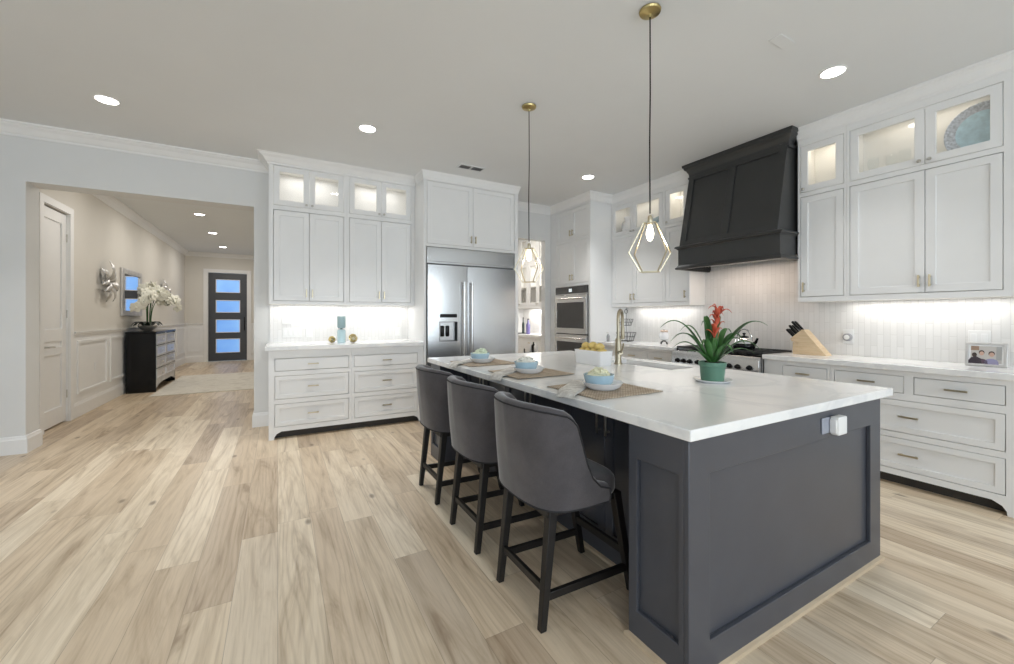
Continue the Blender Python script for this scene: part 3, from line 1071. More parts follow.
# ------------------------------------------------------------------ range hood
def range_hood():
    Y0, Y1 = 2.135, 3.275
    t = thing('range_hood', 'large black tapered range hood with stepped crown above the range', 'range hood', (XR, (Y0 + Y1) / 2, 1.88))
    t0 = Vector(t.location)
    def P(x, y, z): return (x - t0.x, y - t0.y, z - t0.z)
    XBK = XR - .012
    BX, TX_, BZ, TZ = 4.195, 4.385, 2.135, 3.03
    by0, by1 = Y0 + .02, Y1 - .02
    b = MB()
    b.hexa([P(BX, by0, BZ), P(XBK, by0, BZ), P(XBK, by1, BZ), P(BX, by1, BZ), P(TX_, by0, TZ), P(XBK, by0, TZ), P(XBK, by1, TZ), P(TX_, by1, TZ)])
    body = b.build('hood_body', M_HOOD, t)
    # raised frame on the sloping front
    f = MB()
    ln = math.hypot(TX_ - BX, TZ - BZ)
    ax = Vector((0, 1, 0)); up = Vector((TX_ - BX, 0, TZ - BZ)).normalized(); out = ax.cross(up)
    if out.x > 0: out = -out
    o0 = Vector(P(BX, by0, BZ))
    f.M = Matrix(((ax.x, up.x, out.x, o0.x), (ax.y, up.y, out.y, o0.y), (ax.z, up.z, out.z, o0.z), (0, 0, 0, 1)))
    Wd = by1 - by0
    rw = .075
    f.box(0, rw, 0, ln, 0, .016); f.box(Wd - rw, Wd, 0, ln, 0, .016)
    f.box(Wd / 2 - .04, Wd / 2 + .04, rw, ln - rw, 0, .016)
    f.box(rw, Wd - rw, 0, rw, 0, .016); f.box(rw, Wd - rw, ln - rw, ln, 0, .016)
    f.build('panel_frame', M_HOOD, t, bevel=.003)
    # lower band: concave apron
    band = [(.012, 1.905), (.004, 1.93), (0, 1.97), (0, 2.08), (.003, 2.12), (.0, 2.135), (-.35, 2.135), (-.35, 1.905)]
    path = [(4.476, Y0), (4.19, Y0), (4.19, Y1), (XBK, Y1)]
    m = MB(); m.M = Matrix.Translation(-t0)
    m.sweep(path, [(.0, 1.90), (.0, 2.13), (-.018, 2.13), (-.018, 1.90)], -1)
    m.build('apron', M_HOOD, t)
    m = MB(); m.M = Matrix.Translation(-t0)
    m.sweep(path, [(-.01, 1.878), (.018, 1.878), (.026, 1.886), (.026, 1.896), (.014, 1.908), (.004, 1.925), (-.01, 1.925)], -1)
    m.build('bottom_moulding', M_HOOD, t)
    m = MB(); m.M = Matrix.Translation(-t0)
    m.sweep(path, [(-.03, 2.115), (.008, 2.115), (.018, 2.128), (.030, 2.132), (.030, 2.146), (.016, 2.156), (-.03, 2.158)], -1)
    m.build('ledge_moulding', M_HOOD, t)
    m = MB(); m.M = Matrix.Translation(-t0)
    cp = [(UX - .006, by0), (TX_ - .005, by0), (TX_ - .005, by1), (UX + .02, by1)]
    m.sweep(cp, [(-.04, 2.985), (.014, 2.985), (.018, 3.005), (.006, 3.012), (.010, 3.045), (.030, 3.085), (.050, 3.105), (.054, 3.125), (.064, 3.13), (.066, 3.158), (-.04, 3.158)], -1)
    m.build('crown', M_HOOD, t)
    m = MB(); m.M = Matrix.Translation(-t0)
    m.box(4.24, XBK, Y0 + .03, Y1 - .03, 1.93, 1.95)
    m.build('filter_insert', M_STEEL, t)
    area_light('hood_lamp', (-.33, 0, .035), (0, 0, 0), .15, .8, 3.2, (1.0, .80, .66), t)
    return t
range_hood()

# ------------------------------------------------------------------ gas range
def gas_range():
    Y0, Y1 = 2.292, 3.313
    t = thing('gas_range', 'stainless gas range with black grates under the black hood', 'range', (4.15, (Y0 + Y1) / 2, 0), RX)
    h = (Y1 - Y0) / 2
    MB().box(-h, h, .0, .63, .10, .915).build('range_body', M_STEEL, t, bevel=.003)
    MB().box(-h + .02, h - .02, .06, .6, 0, .10).build('kick_plate', M_BLACK, t)
    p = MB().prism([(-.035, .735), (-.03, .88), (-.012, .912), (.02, .915), (.02, .735)], 0, -h, h)
    p.build('control_panel', M_STEEL, t, bevel=.003)
    for i, x in enumerate((-.42, -.34, -.26, -.16, .02, .10, .21, .30, .42)):
        k = MB()
        k.M = Matrix.Translation((x, -.033, .805)) @ Matrix.Rotation(PI / 2, 4, 'X')
        k.lathe([(.026, 0), (.026, .006), (.020, .010), (.018, .034), (.012, .036)], n=16)
        k.build('knob', M_BLACK, t, smooth=True)
    d = MB().box(-h + .01, h - .01, -.022, .0, .16, .715).build('oven_door', M_STEEL, t, bevel=.003)
    MB().box(-.30, .30, -.026, -.02, .30, .58).build('door_glass', M_DKGLASS, d)
    k = MB().tube([(-h + .05, -.075, .68), (h - .05, -.075, .68)], .014, 12)
    for s in (-1, 1):
        k.cyl((s * (h - .08), -.075, .68), (s * (h - .08), -.02, .68), .011)
    k.build('handle', M_STEEL_H, d, smooth=True)
    MB().box(-h + .01, h - .01, .03, .615, .915, .925).build('cooktop', M_BLACK, t)
    for gx in (-.335, 0, .335):
        g = MB()
        x0, x1 = gx - .162, gx + .162
        for yy in (.06, .32, .585):
            g.box(x0, x1, yy - .007, yy + .007, .945, .962)
        for xx in (x0, gx, x1):
            g.box(xx - .007, xx + .007, .055, .59, .945, .962)
        for yy in (.19, .455):
            for a in range(4):
                ang = a * PI / 2 + PI / 4
                g.tube([(gx + .04 * math.cos(ang), yy + .04 * math.sin(ang), .954), (gx + .13 * math.cos(ang), yy + .12 * math.sin(ang), .954)], .006, square=True)
        for xx in (x0, x1):
            for yy in (.06, .585):
                g.box(xx - .008, xx + .008, yy - .008, yy + .008, .925, .946)
        g.build('grate', M_BLACKM, t)
        for yy in (.19, .455):
            MB().lathe([(.05, .925), (.05, .935), (.036, .938), (.034, .944), (.01, .945)], (gx, yy, 0), 18).build('burner', M_BLACKM, t, smooth=True)
    return t
gas_range()

# ------------------------------------------------------------------ island
IX0, IX1, IY0 = 1.272, 2.868, .950
IZ = .879
def shaker_face(mb, M, W, z0, z1, ox0, ox1, oz0, oz1, th=.020):
    """frame around one recessed field on a face; local x along the face, y outwards"""
    mb.M = M
    mb.ring_frame(0, W, z0, z1, ox0, ox1, oz0, oz1, 0, th)

def island():
    t = thing('kitchen_island', 'large slate-grey kitchen island with panelled end and seating overhang', 'island', ((IX0 + IX1) / 2, 2.35, 0))
    T = Matrix.Translation(-Vector(t.location))
    def mb():
        m = MB(); m.M = T.copy(); return m
    b = mb()
    b.box(1.55, IX1 - .02, 1.235, 3.50, .0, .62)
    b.box(1.55, 2.50, 1.235, 3.50, .62, IZ)
    b.box(2.50, IX1 - .02, 1.235, 2.02, .62, IZ)
    b.box(2.50, IX1 - .02, 2.82, 3.50, .62, IZ)
    b.build('cabinet_body', M_ISLAND, t)
    # near end wall and its recessed fields
    mb().box(IX0 + .02, IX1 - .02, IY0 + .02, 1.235, 0, IZ).build('end_wall', M_ISLAND, t)
    m = MB()
    shaker_face(m, T @ Matrix.Translation((IX0, IY0 + .02, 0)) @ Matrix.Rotation(0, 4, 'Z') @ Matrix.Scale(-1, 4, (0, 1, 0)), IX1 - IX0, 0, IZ, 1.393 - IX0, 2.745 - IX0, .123, .741)
    m.build('end_panel', M_ISLAND, t, bevel=.003)
    # seat-side post faces (near and far)
    m = MB()
    Mx = Matrix(((0, -1, 0, IX0 + .02), (1, 0, 0, IY0 + .02), (0, 0, 1, 0), (0, 0, 0, 1)))
    shaker_face(m, T @ Mx, 1.235 - IY0 - .02, 0, IZ, .993 - IY0 - .02, 1.193 - IY0 - .02, .123, .741)
    m.build('post_panel', M_ISLAND, t, bevel=.003)
    mb().box(IX0 + .02, IX1 - .02, 3.50, 3.735, 0, IZ).build('end_wall', M_ISLAND, t)
    m = MB()
    Mx = Matrix(((0, -1, 0, IX0 + .02), (1, 0, 0, 3.50), (0, 0, 1, 0), (0, 0, 0, 1)))
    shaker_face(m, T @ Mx, .255, 0, IZ, .045, .21, .123, .741)
    m.build('post_panel', M_ISLAND, t, bevel=.003)
    # doors under the overhang
    ys = [1.29, 1.655, 2.02, 2.385, 2.75, 3.115, 3.48]
    for i in range(6):
        d = MB()
        a, b_ = ys[i] + .003, ys[i + 1] - .003
        rw = .055
        d.M = T.copy()
        d.M = T @ Matrix(((0, 1, 0, 0), (1, 0, 0, 0), (0, 0, 1, 0), (0, 0, 0, 1)))
        d.ring_frame(a, b_, .12, .86, a + rw, b_ - rw, .12 + rw, .86 - rw, 1.528, 1.549)
        d.M = T.copy()
        d.box(1.540, 1.55, a + rw, b_ - rw, .12 + rw, .86 - rw)
        o = d.build('door', M_ISLAND, t, bevel=.002, seg=1)
        yy = b_ - .03 if i % 2 == 0 else a + .03
        k = MB(); k.M = T.copy()
        k.box(1.496, 1.506, yy - .006, yy + .006, .69, .82)
        for z in (.71, .80):
            k.box(1.504, 1.53, yy - .005, yy + .005, z - .005, z + .005)
        k.build('pull_handle', M_NICKEL, o, bevel=.0015)
    # pale shoe moulding along the foot
    m = mb()
    m.sweep([(1.55, 3.50), (1.55, 1.235), (IX0, 1.235), (IX0, IY0), (IX1, IY0), (IX1, 1.2)], [(0, 0), (.016, 0), (.013, .012), (0, .018)], 1)
    m.build('shoe_moulding', wood_material('oak_shoe', (.46, .36, .25), (.55, .44, .31)), t)
    return t
island()

SX0, SX1, SY0, SY1 = 1.255, 2.975, .930, 3.805
KX0, KX1, KY0, KY1 = 2.545, 2.840, 2.06, 2.78
def island_top():
    m = MB()
    xs = [SX0, KX0, KX1, SX1]; ys = [SY0, KY0, KY1, SY1]
    z0, z1 = IZ + .001, .922
    g = [[[m._v((x, y, z)) for z in (z0, z1)] for y in ys] for x in xs]
    for i in range(3):
        for j in range(3):
            if i == 1 and j == 1:
                continue
            m.face([g[i][j][1], g[i + 1][j][1], g[i + 1][j + 1][1], g[i][j + 1][1]])
            m.face([g[i][j][0], g[i][j + 1][0], g[i + 1][j + 1][0], g[i + 1][j][0]])
    for i in range(3):
        for j in (0, 3):
            m.face([g[i][j][0], g[i + 1][j][0], g[i + 1][j][1], g[i][j][1]])
            m.face([g[j][i][0], g[j][i + 1][0], g[j][i + 1][1], g[j][i][1]])
    for (a, b_) in (((1, 1), (2, 1)), ((2, 1), (2, 2)), ((2, 2), (1, 2)), ((1, 2), (1, 1))):
        m.face([g[a[0]][a[1]][0], g[b_[0]][b_[1]][0], g[b_[0]][b_[1]][1], g[a[0]][a[1]][1]])
    o = m.build('island_worktop', M_QUARTZ, bevel=.004)
    return tag(o, 'large white veined quartz worktop covering the slate-grey island', 'worktop')
island_top()

def sink():
    m = MB()
    x0, x1, y0, y1 = KX0 - .006, KX1 + .006, KY0 - .006, KY1 + .006
    z1, z0 = .879, .68
    t = .006
    m.box(x0, x0 + t, y0, y1, z0, z1); m.box(x1 - t, x1, y0, y1, z0, z1)
    m.box(x0 + t, x1 - t, y0, y0 + t, z0, z1); m.box(x0 + t, x1 - t, y1 - t, y1, z0, z1)
    m.box(x0, x1, y0, y1, z0 - t, z0)
    o = m.build('sink', M_WHITEC)
    MB().lathe([(.045, 0), (.045, .004), (.03, .004), (.028, .001), (.001, .001)], ((x0 + x1) / 2, (y0 + y1) / 2, z0), 20).build('drain', M_NICKEL, o, smooth=True)
    return tag(o, 'white undermount sink set into the island worktop', 'sink')
# the island body leaves room for the basin, so the basin is sunk into a cut-out below
sink()

def faucet():
    t = thing('kitchen_faucet', 'tall brushed-gold pull-down faucet standing at the island sink', 'faucet', (2.475, 2.52, .922))
    M = M_NICKBR
    MB().lathe([(.034, 0), (.034, .010), (.027, .014), (.026, .05), (.026, .20), (.021, .215)], n=20).build('base', M, t, smooth=True)
    pts = [(0, 0, .12), (0, 0, .34)]
    r = .075
    dx, dy = .85, .52
    for k in range(0, 11):
        a = PI - PI * k / 10
        pts.append((dx * (r + r * math.cos(a)), dy * (r + r * math.cos(a)), .375 + r * math.sin(a)))
    pts.append((dx * 2 * r, dy * 2 * r, .30))
    MB().tube(pts, .0135, 14).build('spout', M, t, smooth=True)
    MB().lathe([(.015, 0), (.018, .02), (.0175, .10), (.0145, .115)], (dx * 2 * r, dy * 2 * r, .20), 16).build('spray_head', M, t, smooth=True)
    k = MB().cyl((0, 0, .10), (-.02, -.055, .10), .016).tube([(-.02, -.052, .10), (-.03, -.075, .125), (-.04, -.10, .18)], [.009, .007, .006], 10)
    k.build('lever', M, t, smooth=True)
M_NICKBR = simple('brushed_gold', (.40, .35, .255), .34, metal=1.0, vary=.06)
faucet()

def outlet_cover():
    t = thing('outlet_cover', 'white safety cover bulging over the outlet on the island end panel', 'outlet', (2.30, IY0, .805))
    MB().box(-.085, .065, -.006, 0, -.037, .037).build('plate', simple('grey_blue_plate', (.30, .32, .38), .4), t, bevel=.003)
    c = MB().box(-.012, .072, -.042, -.006, -.045, .040)
    c.box(-.020, -.010, -.036, -.006, -.038, .030)
    c.box(.070, .080, -.034, -.006, -.03, .028)
    c.build('cover', M_PLATE, t, bevel=.006)
    return t
outlet_cover()

# ------------------------------------------------------------------ counter stools
def catmull(P, n):
    out = []
    Q = [2 * Vector(P[0]) - Vector(P[1])] + [Vector(p) for p in P] + [2 * Vector(P[-1]) - Vector(P[-2])]
    for i in range(1, len(Q) - 2):
        for k in range(n):
            t = k / n
            a, b_, c, d = Q[i - 1], Q[i], Q[i + 1], Q[i + 2]
            out.append(0.5 * ((2 * b_) + (-a + c) * t + (2 * a - 5 * b_ + 4 * c - d) * t * t + (-a + 3 * b_ - 3 * c + d) * t ** 3))
    out.append(Vector(P[-1]))
    return out

def interp(x, T):
    for (a, va), (b_, vb) in zip(T, T[1:]):
        if x <= b_:
            u = (x - a) / (b_ - a)
            u = max(0, min(1, u))
            return va + (vb - va) * u
    return T[-1][1]

def stool(label, loc):
    t = thing('counter_stool', label, 'stool', loc, 0, 'grey upholstered counter stools at the island')
    half = [(-.205, 0), (-.200, .095), (-.182, .170), (-.145, .228), (-.085, .258), (-.01, .268), (.06, .270), (.13, .268)]
    h = catmull([Vector((a, b_, 0)) for a, b_ in half], 5)
    curve = [Vector((p.x, -p.y, 0)) for p in reversed(h[1:])] + h
    # arc-length
    s = [0]
    for a, b_ in zip(curve, curve[1:]):
        s.append(s[-1] + (b_ - a).length)
    tot = s[-1]
    top_tab = [(0, .945), (.17, .943), (.26, .935), (.335, .918), (.375, .885), (.40, .80), (.425, .71), (.455, .645), (.50, .60), (.56, .58)]
    n = len(curve)
    outer, inner, tops = [], [], []
    rings = []
    pip_top, pip_bot = [], []
    for i, p in enumerate(curve):
        d = abs(s[i] - tot / 2)
        d = d / (tot / 2) * .56
        zt = interp(d, top_tab)
        tan = (curve[min(i + 1, n - 1)] - curve[max(i - 1, 0)]).normalized()
        nrm = Vector((tan.y, -tan.x, 0))
        if nrm.dot(p - Vector((.05, 0, 0))) < 0:
            nrm = -nrm
        th = .058
        ends = min(1.0, min(s[i], tot - s[i]) / .02)
        lean = lambda z: Vector((-.045 * max(0, (z - .50)) / .445 * max(0.0, 1 - d / .5), 0, 0))
        flare = lambda z: nrm * (.004 * max(0, (z - .5)) / .445)
        zb = .512
        ring = []
        def add(off, z):
            q = p - nrm * off + lean(z) + flare(z)
            ring.append((q.x, q.y, z))
            return ring[-1]
        nb = add(.0, zb)
        for k in range(1, 8):
            add(-.004 * math.sin(PI * k / 8), zb + (zt - .016 - zb) * k / 8)
        pt = add(.0, zt - .014)
        add(.006, zt - .003); add(.018, zt + .004); add(.034, zt + .005); add(.050, zt - .003)
        add(th, zt - .016)
        for k in range(1, 6):
            add(th + .006 * math.sin(PI * k / 6), zt - .016 + (.53 - (zt - .016)) * k / 6)
        add(th - .004, .525)
        add(th - .01, zb)
        rings.append(ring)
        pip_top.append(pt); pip_bot.append(nb)
    MB().loft(rings).build('backrest', M_FABRIC, t, smooth=True, angle=60)
    front0 = [Vector(q) for q in rings[0][:9]]
    m = MB().tube(pip_top, .0042, 6).tube([Vector(q) + Vector((0, 0, -.002)) for q in pip_bot], .0042, 6)
    m.tube([Vector(q) for q in rings[0][:9]], .0042, 6).tube([Vector(q) for q in rings[-1][:9]], .0042, 6)
    m.build('piping', M_PIPING, t, smooth=True)
    # seat cushion, rounded
    R = []
    def srect(cx, hx, hy, z, e=4.0, k=36):
        pts = []
        for i in range(k):
            a = 2 * PI * i / k
            c_, s_ = math.cos(a), math.sin(a)
            pts.append((cx + hx * math.copysign(abs(c_) ** (2 / e), c_), hy * math.copysign(abs(s_) ** (2 / e), s_), z))
        return pts
    for (sc, z) in ((.86, .498), (.97, .502), (1.0, .52), (1.0, .555), (.985, .572), (.94, .584), (.85, .590), (.5, .594), (.05, .595)):
        R.append(srect(.062, .212 * sc, .222 * sc, z))
    MB().loft(R).build('seat', M_FABRIC, t, smooth=True, angle=60)
    MB().box(-.15, .265, -.19, .19, .465, .50).build('seat_frame', M_ESPRESSO, t, bevel=.004)
    w = .021
    FL = {}
    for sy in (-1, 1):
        for (xt, xb, nm) in ((-.118, -.172, 'b'), (.245, .345, 'f')):
            yt, yb = sy * .178, sy * .185
            a, b_ = w, w * .72
            l = MB().loft([[(xb - b_, yb - b_, 0), (xb + b_, yb - b_, 0), (xb + b_, yb + b_, 0), (xb - b_, yb + b_, 0)],
                           [(xt - a, yt - a, .50), (xt + a, yt - a, .50), (xt + a, yt + a, .50), (xt - a, yt + a, .50)]])
            l.build('leg', M_ESPRESSO, t, bevel=.003)
            FL[(nm, sy)] = lambda z, xt=xt, xb=xb, yt=yt, yb=yb: Vector((xb + (xt - xb) * z / .5, yb + (yt - yb) * z / .5, z))
    def bar(p, q, hx, hz):
        m = MB()
        d = (q - p).normalized(); sd = Vector((-d.y, d.x, 0)).normalized() * hx
        up = Vector((0, 0, hz))
        m.loft([[p - sd - up, p + sd - up, p + sd + up, p - sd + up], [q - sd - up, q + sd - up, q + sd + up, q - sd + up]])
        m.build('stretcher', M_ESPRESSO, t, bevel=.002)
    for sy in (-1, 1):
        bar(FL[('b', sy)](.135), FL[('f', sy)](.125), .010, .017)
    bar(FL[('b', -1)](.165), FL[('b', 1)](.165), .010, .016)
    bar(FL[('f', -1)](.20), FL[('f', 1)](.20), .010, .018)
    return t
st = stool('grey velvet counter stool nearest the camera, beside the island end panel', (1.140, 1.612, 0))
copy_thing(st, (1.142, 2.255, 0), label='grey velvet counter stool in the middle of the row of three')
copy_thing(st, (1.150, 2.934, 0), label='grey velvet counter stool farthest from the camera, nearest the refrigerator')

# ------------------------------------------------------------------ place settings on the island
TOPZ = .922
def placemat(cx, cy, label):
    m = MB()
    nx, ny = 24, 24
    hx, hy = .222, .212
    g = []
    rnd = random.Random(int(cy * 100))
    for i in range(nx + 1):
        r = []
        for j in range(ny + 1):
            x = -hx + 2 * hx * i / nx; y = -hy + 2 * hy * j / ny
            k = .006 * noise.noise(Vector((x * 20, y * 20, cy)))
            z = .0062 + .0010 * noise.noise(Vector((x * 30, y * 30, cy * 2)))
            r.append(m._v((x + k, y + k, max(.002, z))))
        g.append(r)
    for i in range(nx):
        for j in range(ny):
            m.face([g[i][j], g[i + 1][j], g[i + 1][j + 1], g[i][j + 1]])
    o = m.build('placemat', M_MAT, smooth=True)
    s = o.modifiers.new('thick', 'SOLIDIFY'); s.thickness = .0038; s.offset = -1
    o.location = (cx, cy, TOPZ)
    return tag(o, label, 'placemat', 'jute placemats on the island')

def plate(cx, cy, label):
    o = MB().lathe([(.068, 0), (.071, .002), (.094, .016), (.107, .036), (.1095, .038), (.106, .039), (.090, .018), (.066, .008), (.001, .008)], n=36).build('plate', M_WHITEC, smooth=True)
    o.location = (cx, cy, TOPZ + .0075)
    return tag(o, label, 'plate', 'white deep plates on the placemats')

def bowl(cx, cy, label):
    o = MB().lathe([(.048, 0), (.053, .002), (.071, .022), (.081, .056), (.083, .066), (.081, .068), (.078, .064), (.068, .026), (.047, .010), (.001, .010)], n=36).build('bowl', M_BLUEC, smooth=True)
    o.location = (cx, cy, TOPZ + .0185)
    return tag(o, label, 'bowl', 'pale blue bowls on the plates')

def crumple(cx, cy, mat, seed, label):
    m = MB()
    m.ball((0, 0, 0), .064, .060, .026, 28, 16, .30, seed)
    rnd = random.Random(seed)
    for k in range(7):
        a = rnd.uniform(0, 2 * PI); rr = rnd.uniform(.0, .038)
        m.ball((rr * math.cos(a), rr * math.sin(a), .012 + rnd.uniform(0, .014)), rnd.uniform(.02, .034), rnd.uniform(.016, .028), rnd.uniform(.012, .022), 16, 10, .75, seed + k)
    o = m.build('crumpled_filling', mat, smooth=True, weld=False)
    o.location = (cx, cy, TOPZ + .0185 + .058)
    return tag(o, label, 'filling', 'crumpled fillings in the blue bowls')

def napkin(p0, p1, wd, label, idx):
    """folded cloth strip lying from beside the plate to the worktop edge, its outer corner drooping over"""
    m = MB()
    a, b_ = Vector((*p0, 0)), Vector((*p1, 0))
    d = (b_ - a); L = d.length; d.normalize(); sd = Vector((0.08, -1, 0)).normalized()
    for layer in range(2):
        rings = []
        nn = 20
        ofs = layer * .0045
        for i in range(nn + 1):
            u = i / nn
            pt = a + d * (L * (u + .02 * layer * (1 - u)))
            z = TOPZ + .0095 + .003 * math.sin(u * 9 + layer) * u + ofs
            ring = []
            for (sw, zz) in ((-.5, 0), (-.25, .001), (0, .0018), (.25, .001), (.5, 0), (.5, .0034), (.25, .0046), (0, .0052), (-.25, .0046), (-.5, .0034)):
                q = pt + sd * (sw * wd * (1 - .05 * layer) * (1 - .12 * u))
                dz = -.9 * max(0, SX0 + .004 - q.x)
                ring.append((q.x, q.y, z + zz + dz + .0012 * noise.noise(Vector((q.x * 22, q.y * 22, idx + layer)))))
            rings.append(ring)
        m.loft(rings)
    o = m.build('folded_napkin', M_LINEN, smooth=True, weld=False)
    return tag(o, label, 'napkin', 'grey linen napkins on the island')

M_CREAM = simple('pale_yellow_cloth', (.72, .70, .50), .8, vary=.12, scale=30)
M_GREENW = simple('pale_green_cloth', (.62, .70, .55), .8, vary=.14, scale=30)
M_WHITECL = simple('off_white_cloth', (.74, .74, .68), .8, vary=.10, scale=30)
sets = [(1.555, 1.680, 'nearest the camera', M_CREAM, 'pale yellow'), (1.545, 2.405, 'in the middle setting', M_WHITECL, 'off-white'), (1.545, 3.150, 'in the far setting by the refrigerator', M_GREENW, 'pale green')]
for i, (cx, cy, w_, cm_, cn) in enumerate(sets):
    placemat(cx - .01, cy + .005, 'brown woven jute placemat ' + w_)
    plate(cx - .024, cy - .006, 'deep white plate under a blue bowl ' + w_)
    bowl(cx - .040, cy + .006, 'pale blue bowl stacked on a white plate ' + w_)
    crumple(cx - .040, cy + .006, cm_, 3 + i * 5, cn + ' crumpled filling heaped in the blue bowl ' + w_)
    napkin((cx + .010, cy + .208), (cx - .318, cy - .055), .150, 'folded grey linen napkin hanging to the worktop edge, ' + w_, i)

# ------------------------------------------------------------------ bromeliad
def strap_leaf(parent, name, base, az, length, rise, droop, wid, mat, tip=.0, n=14, fold=.35, twist=0.0):
    m = MB()
    rings = []
    d = Vector((math.cos(az), math.sin(az), 0)); sd = Vector((-math.sin(az), math.cos(az), 0))
    base = Vector(base)
    for i in range(n + 1):
        u = i / n
        x = length * u
        z = rise * math.sin(min(u / .78, 1.3) * PI / 2) - droop * max(0, u - .3) ** 2 * 1.8
        p = base + d * x + Vector((0, 0, z))
        w = wid * (0.75 + .35 * math.sin(PI * min(1, u * 1.4))) * max(.03, (1 - u ** 3.2))
        f = fold * w
        s2 = (sd + Vector((0, 0, twist * u))).normalized()
        rings.append([p - s2 * w + Vector((0, 0, f)), p - s2 * w * .5 + Vector((0, 0, f * .35)), p, p + s2 * w * .5 + Vector((0, 0, f * .35)), p + s2 * w + Vector((0, 0, f))])
    m.loft(rings, cap=False, closed=False)
    o = m.build(name, mat, parent, smooth=True, angle=80)
    s = o.modifiers.new('thick', 'SOLIDIFY'); s.thickness = .0018; s.offset = 0
    return o

def bromeliad():
    t = thing('potted_bromeliad', 'bromeliad with arching green leaves and coral flower in a green pot', 'plant', (2.315, 1.565, TOPZ + .0075))
    MB().lathe([(.062, 0), (.064, .002), (.070, .070), (.072, .088), (.077, .090), (.078, .112), (.076, .114), (.073, .110), (.071, .095), (.001, .094)], n=32).build('pot', M_POT, t, smooth=True, angle=35)
    m = MB()
    m.ball((0, 0, .094), .070, .070, .010, 24, 8, .3, 4)
    for k in range(26):
        a = random.uniform(0, 2 * PI); r = random.uniform(.02, .062)
        m.ball((r * math.cos(a), r * math.sin(a), .104), random.uniform(.006, .012), seg=8, rings=5, jit=.4, seed=k)
    m.build('soil', M_SOIL, t, smooth=True, weld=False)
    # camera's right is (cos yaw, -sin yaw): leaves are spread by angle from it
    ra = -YAW
    specs = [(180, .305, .275, .03, .020), (188, .26, .205, .05, .019), (172, .22, .145, .04, .018), (200, .185, .085, .0, .017), (150, .17, .24, .02, .020),
             (0, .325, .26, .0, .020), (-14, .25, .16, .06, .019), (12, .22, .21, .08, .019), (-30, .21, .11, .03, .018), (32, .20, .22, .02, .020),
             (100, .07, .29, .0, .024), (140, .05, .26, .0, .022), (250, .13, .18, .05, .020), (285, .15, .14, .05, .019), (60, .14, .25, .03, .020), (225, .17, .17, .05, .019), (320, .17, .18, .05, .019), (45, .06, .22, 0, .022)]
    for (a, L, rise, droop, wd) in specs:
        strap_leaf(t, 'leaf', (.012 * math.cos(math.radians(a) + ra), .012 * math.sin(math.radians(a) + ra), .10), math.radians(a) + ra, L, rise, droop, wd * 1.0, M_LEAF, twist=random.uniform(-.25, .25))
    sx, sy = .045 * math.cos(ra), .045 * math.sin(ra)
    MB().tube([(0, 0, .10), (sx * .2, sy * .2, .18), (sx * .6, sy * .6, .29), (sx, sy, .39)], [.010, .010, .009, .007], 10).build('flower_stalk', M_LEAF, t, smooth=True)
    for k in range(15):
        a = k * 2.4
        z = .235 + .0125 * k
        ff = .3 + .7 * (z - .2) / .22
        L = .045 + .012 * math.sin(k * 1.7)
        strap_leaf(t, 'bract', (sx * ff * .8, sy * ff * .8, z), a, L, .060, .02 if k > 7 else .0, .014, M_BRACT, n=8, fold=.5)
    strap_leaf(t, 'bract', (sx, sy, .405), ra + PI, .07, .055, .02, .012, M_BRACT, n=8)
    strap_leaf(t, 'bract', (sx, sy, .405), ra, .075, .035, .03, .012, M_BRACT, n=8)
    strap_leaf(t, 'bract', (sx, sy, .405), ra + .9, .05, .05, .01, .012, M_BRACT, n=8)
    return t
bromeliad()
o = MB().lathe([(.085, 0), (.09, .001), (.108, .012), (.112, .014), (.110, .016), (.09, .0072), (.001, .007)], n=36).build('saucer', M_WHITEC, smooth=True)
tag(o, 'clear-white saucer under the green plant pot', 'saucer', loc=(2.315, 1.565, TOPZ))

# ------------------------------------------------------------------ planter box of lemons
def planter():
    m = MB()
    hx, hy, H = .068, .162, .118
    def rr(sx_, sy_, z, r=.012, k=5):
        pts = []
        for (cx, cy, a0) in ((sx_ - r, sy_ - r, 0), (-sx_ + r, sy_ - r, 90), (-sx_ + r, -sy_ + r, 180), (sx_ - r, -sy_ + r, 270)):
            for i in range(k + 1):
                a = math.radians(a0 + 90 * i / k)
                pts.append((cx + r * math.cos(a), cy + r * math.sin(a), z))
        return pts
    m.loft([rr(hx - .012, hy - .012, 0), rr(hx - .008, hy - .008, .004), rr(hx, hy, H - .008), rr(hx + .003, hy + .003, H), rr(hx - .004, hy - .004, H + .001), rr(hx - .008, hy - .008, H - .01), rr(hx - .016, hy - .016, .01)])
    o = m.build('fruit_box', M_WHITEC, smooth=True, angle=50)
    return tag(o, 'white rectangular ceramic box full of lemons on the island', 'box', loc=(2.295, 2.625, TOPZ))
planter()
lem = [(-.024, -.112, .098, 80), (.024, -.098, .100, 100), (-.024, -.037, .100, 70), (.024, -.026, .102, 95), (-.024, .036, .102, 110), (.024, .046, .100, 80), (-.024, .108, .100, 75), (.024, .113, .096, 100), (0.0, -.078, .140, 40), (.004, .005, .146, 75), (-.004, .086, .140, 15)]
lemon0 = None
for i, (dx, dy, dz, a) in enumerate(lem):
    lab = 'yellow lemon in the white fruit box on the island'
    if lemon0 is None:
        lm = MB().lathe([(.001, -.036), (.006, -.034), (.010, -.030), (.021, -.021), (.027, -.007), (.027, .007), (.021, .021), (.010, .030), (.007, .034), (.001, .036)], n=18)
        lemon0 = lm.build('lemon', M_LEMON, smooth=True, angle=80)
        lemon0.rotation_euler = (PI / 2, 0, math.radians(a))
        tag(lemon0, lab, 'lemon', 'lemons in the white box', (2.295 + dx, 2.625 + dy, TOPZ + dz + .008))
    else:
        c = lemon0.copy(); C.objects.link(c)
        c.location = (2.295 + dx, 2.625 + dy, TOPZ + dz + .008)
        c.rotation_euler = (PI / 2 + random.uniform(-.3, .3), 0, math.radians(a))
        if i > 7:
            c.scale = (1.2, 1.2, 1.2)

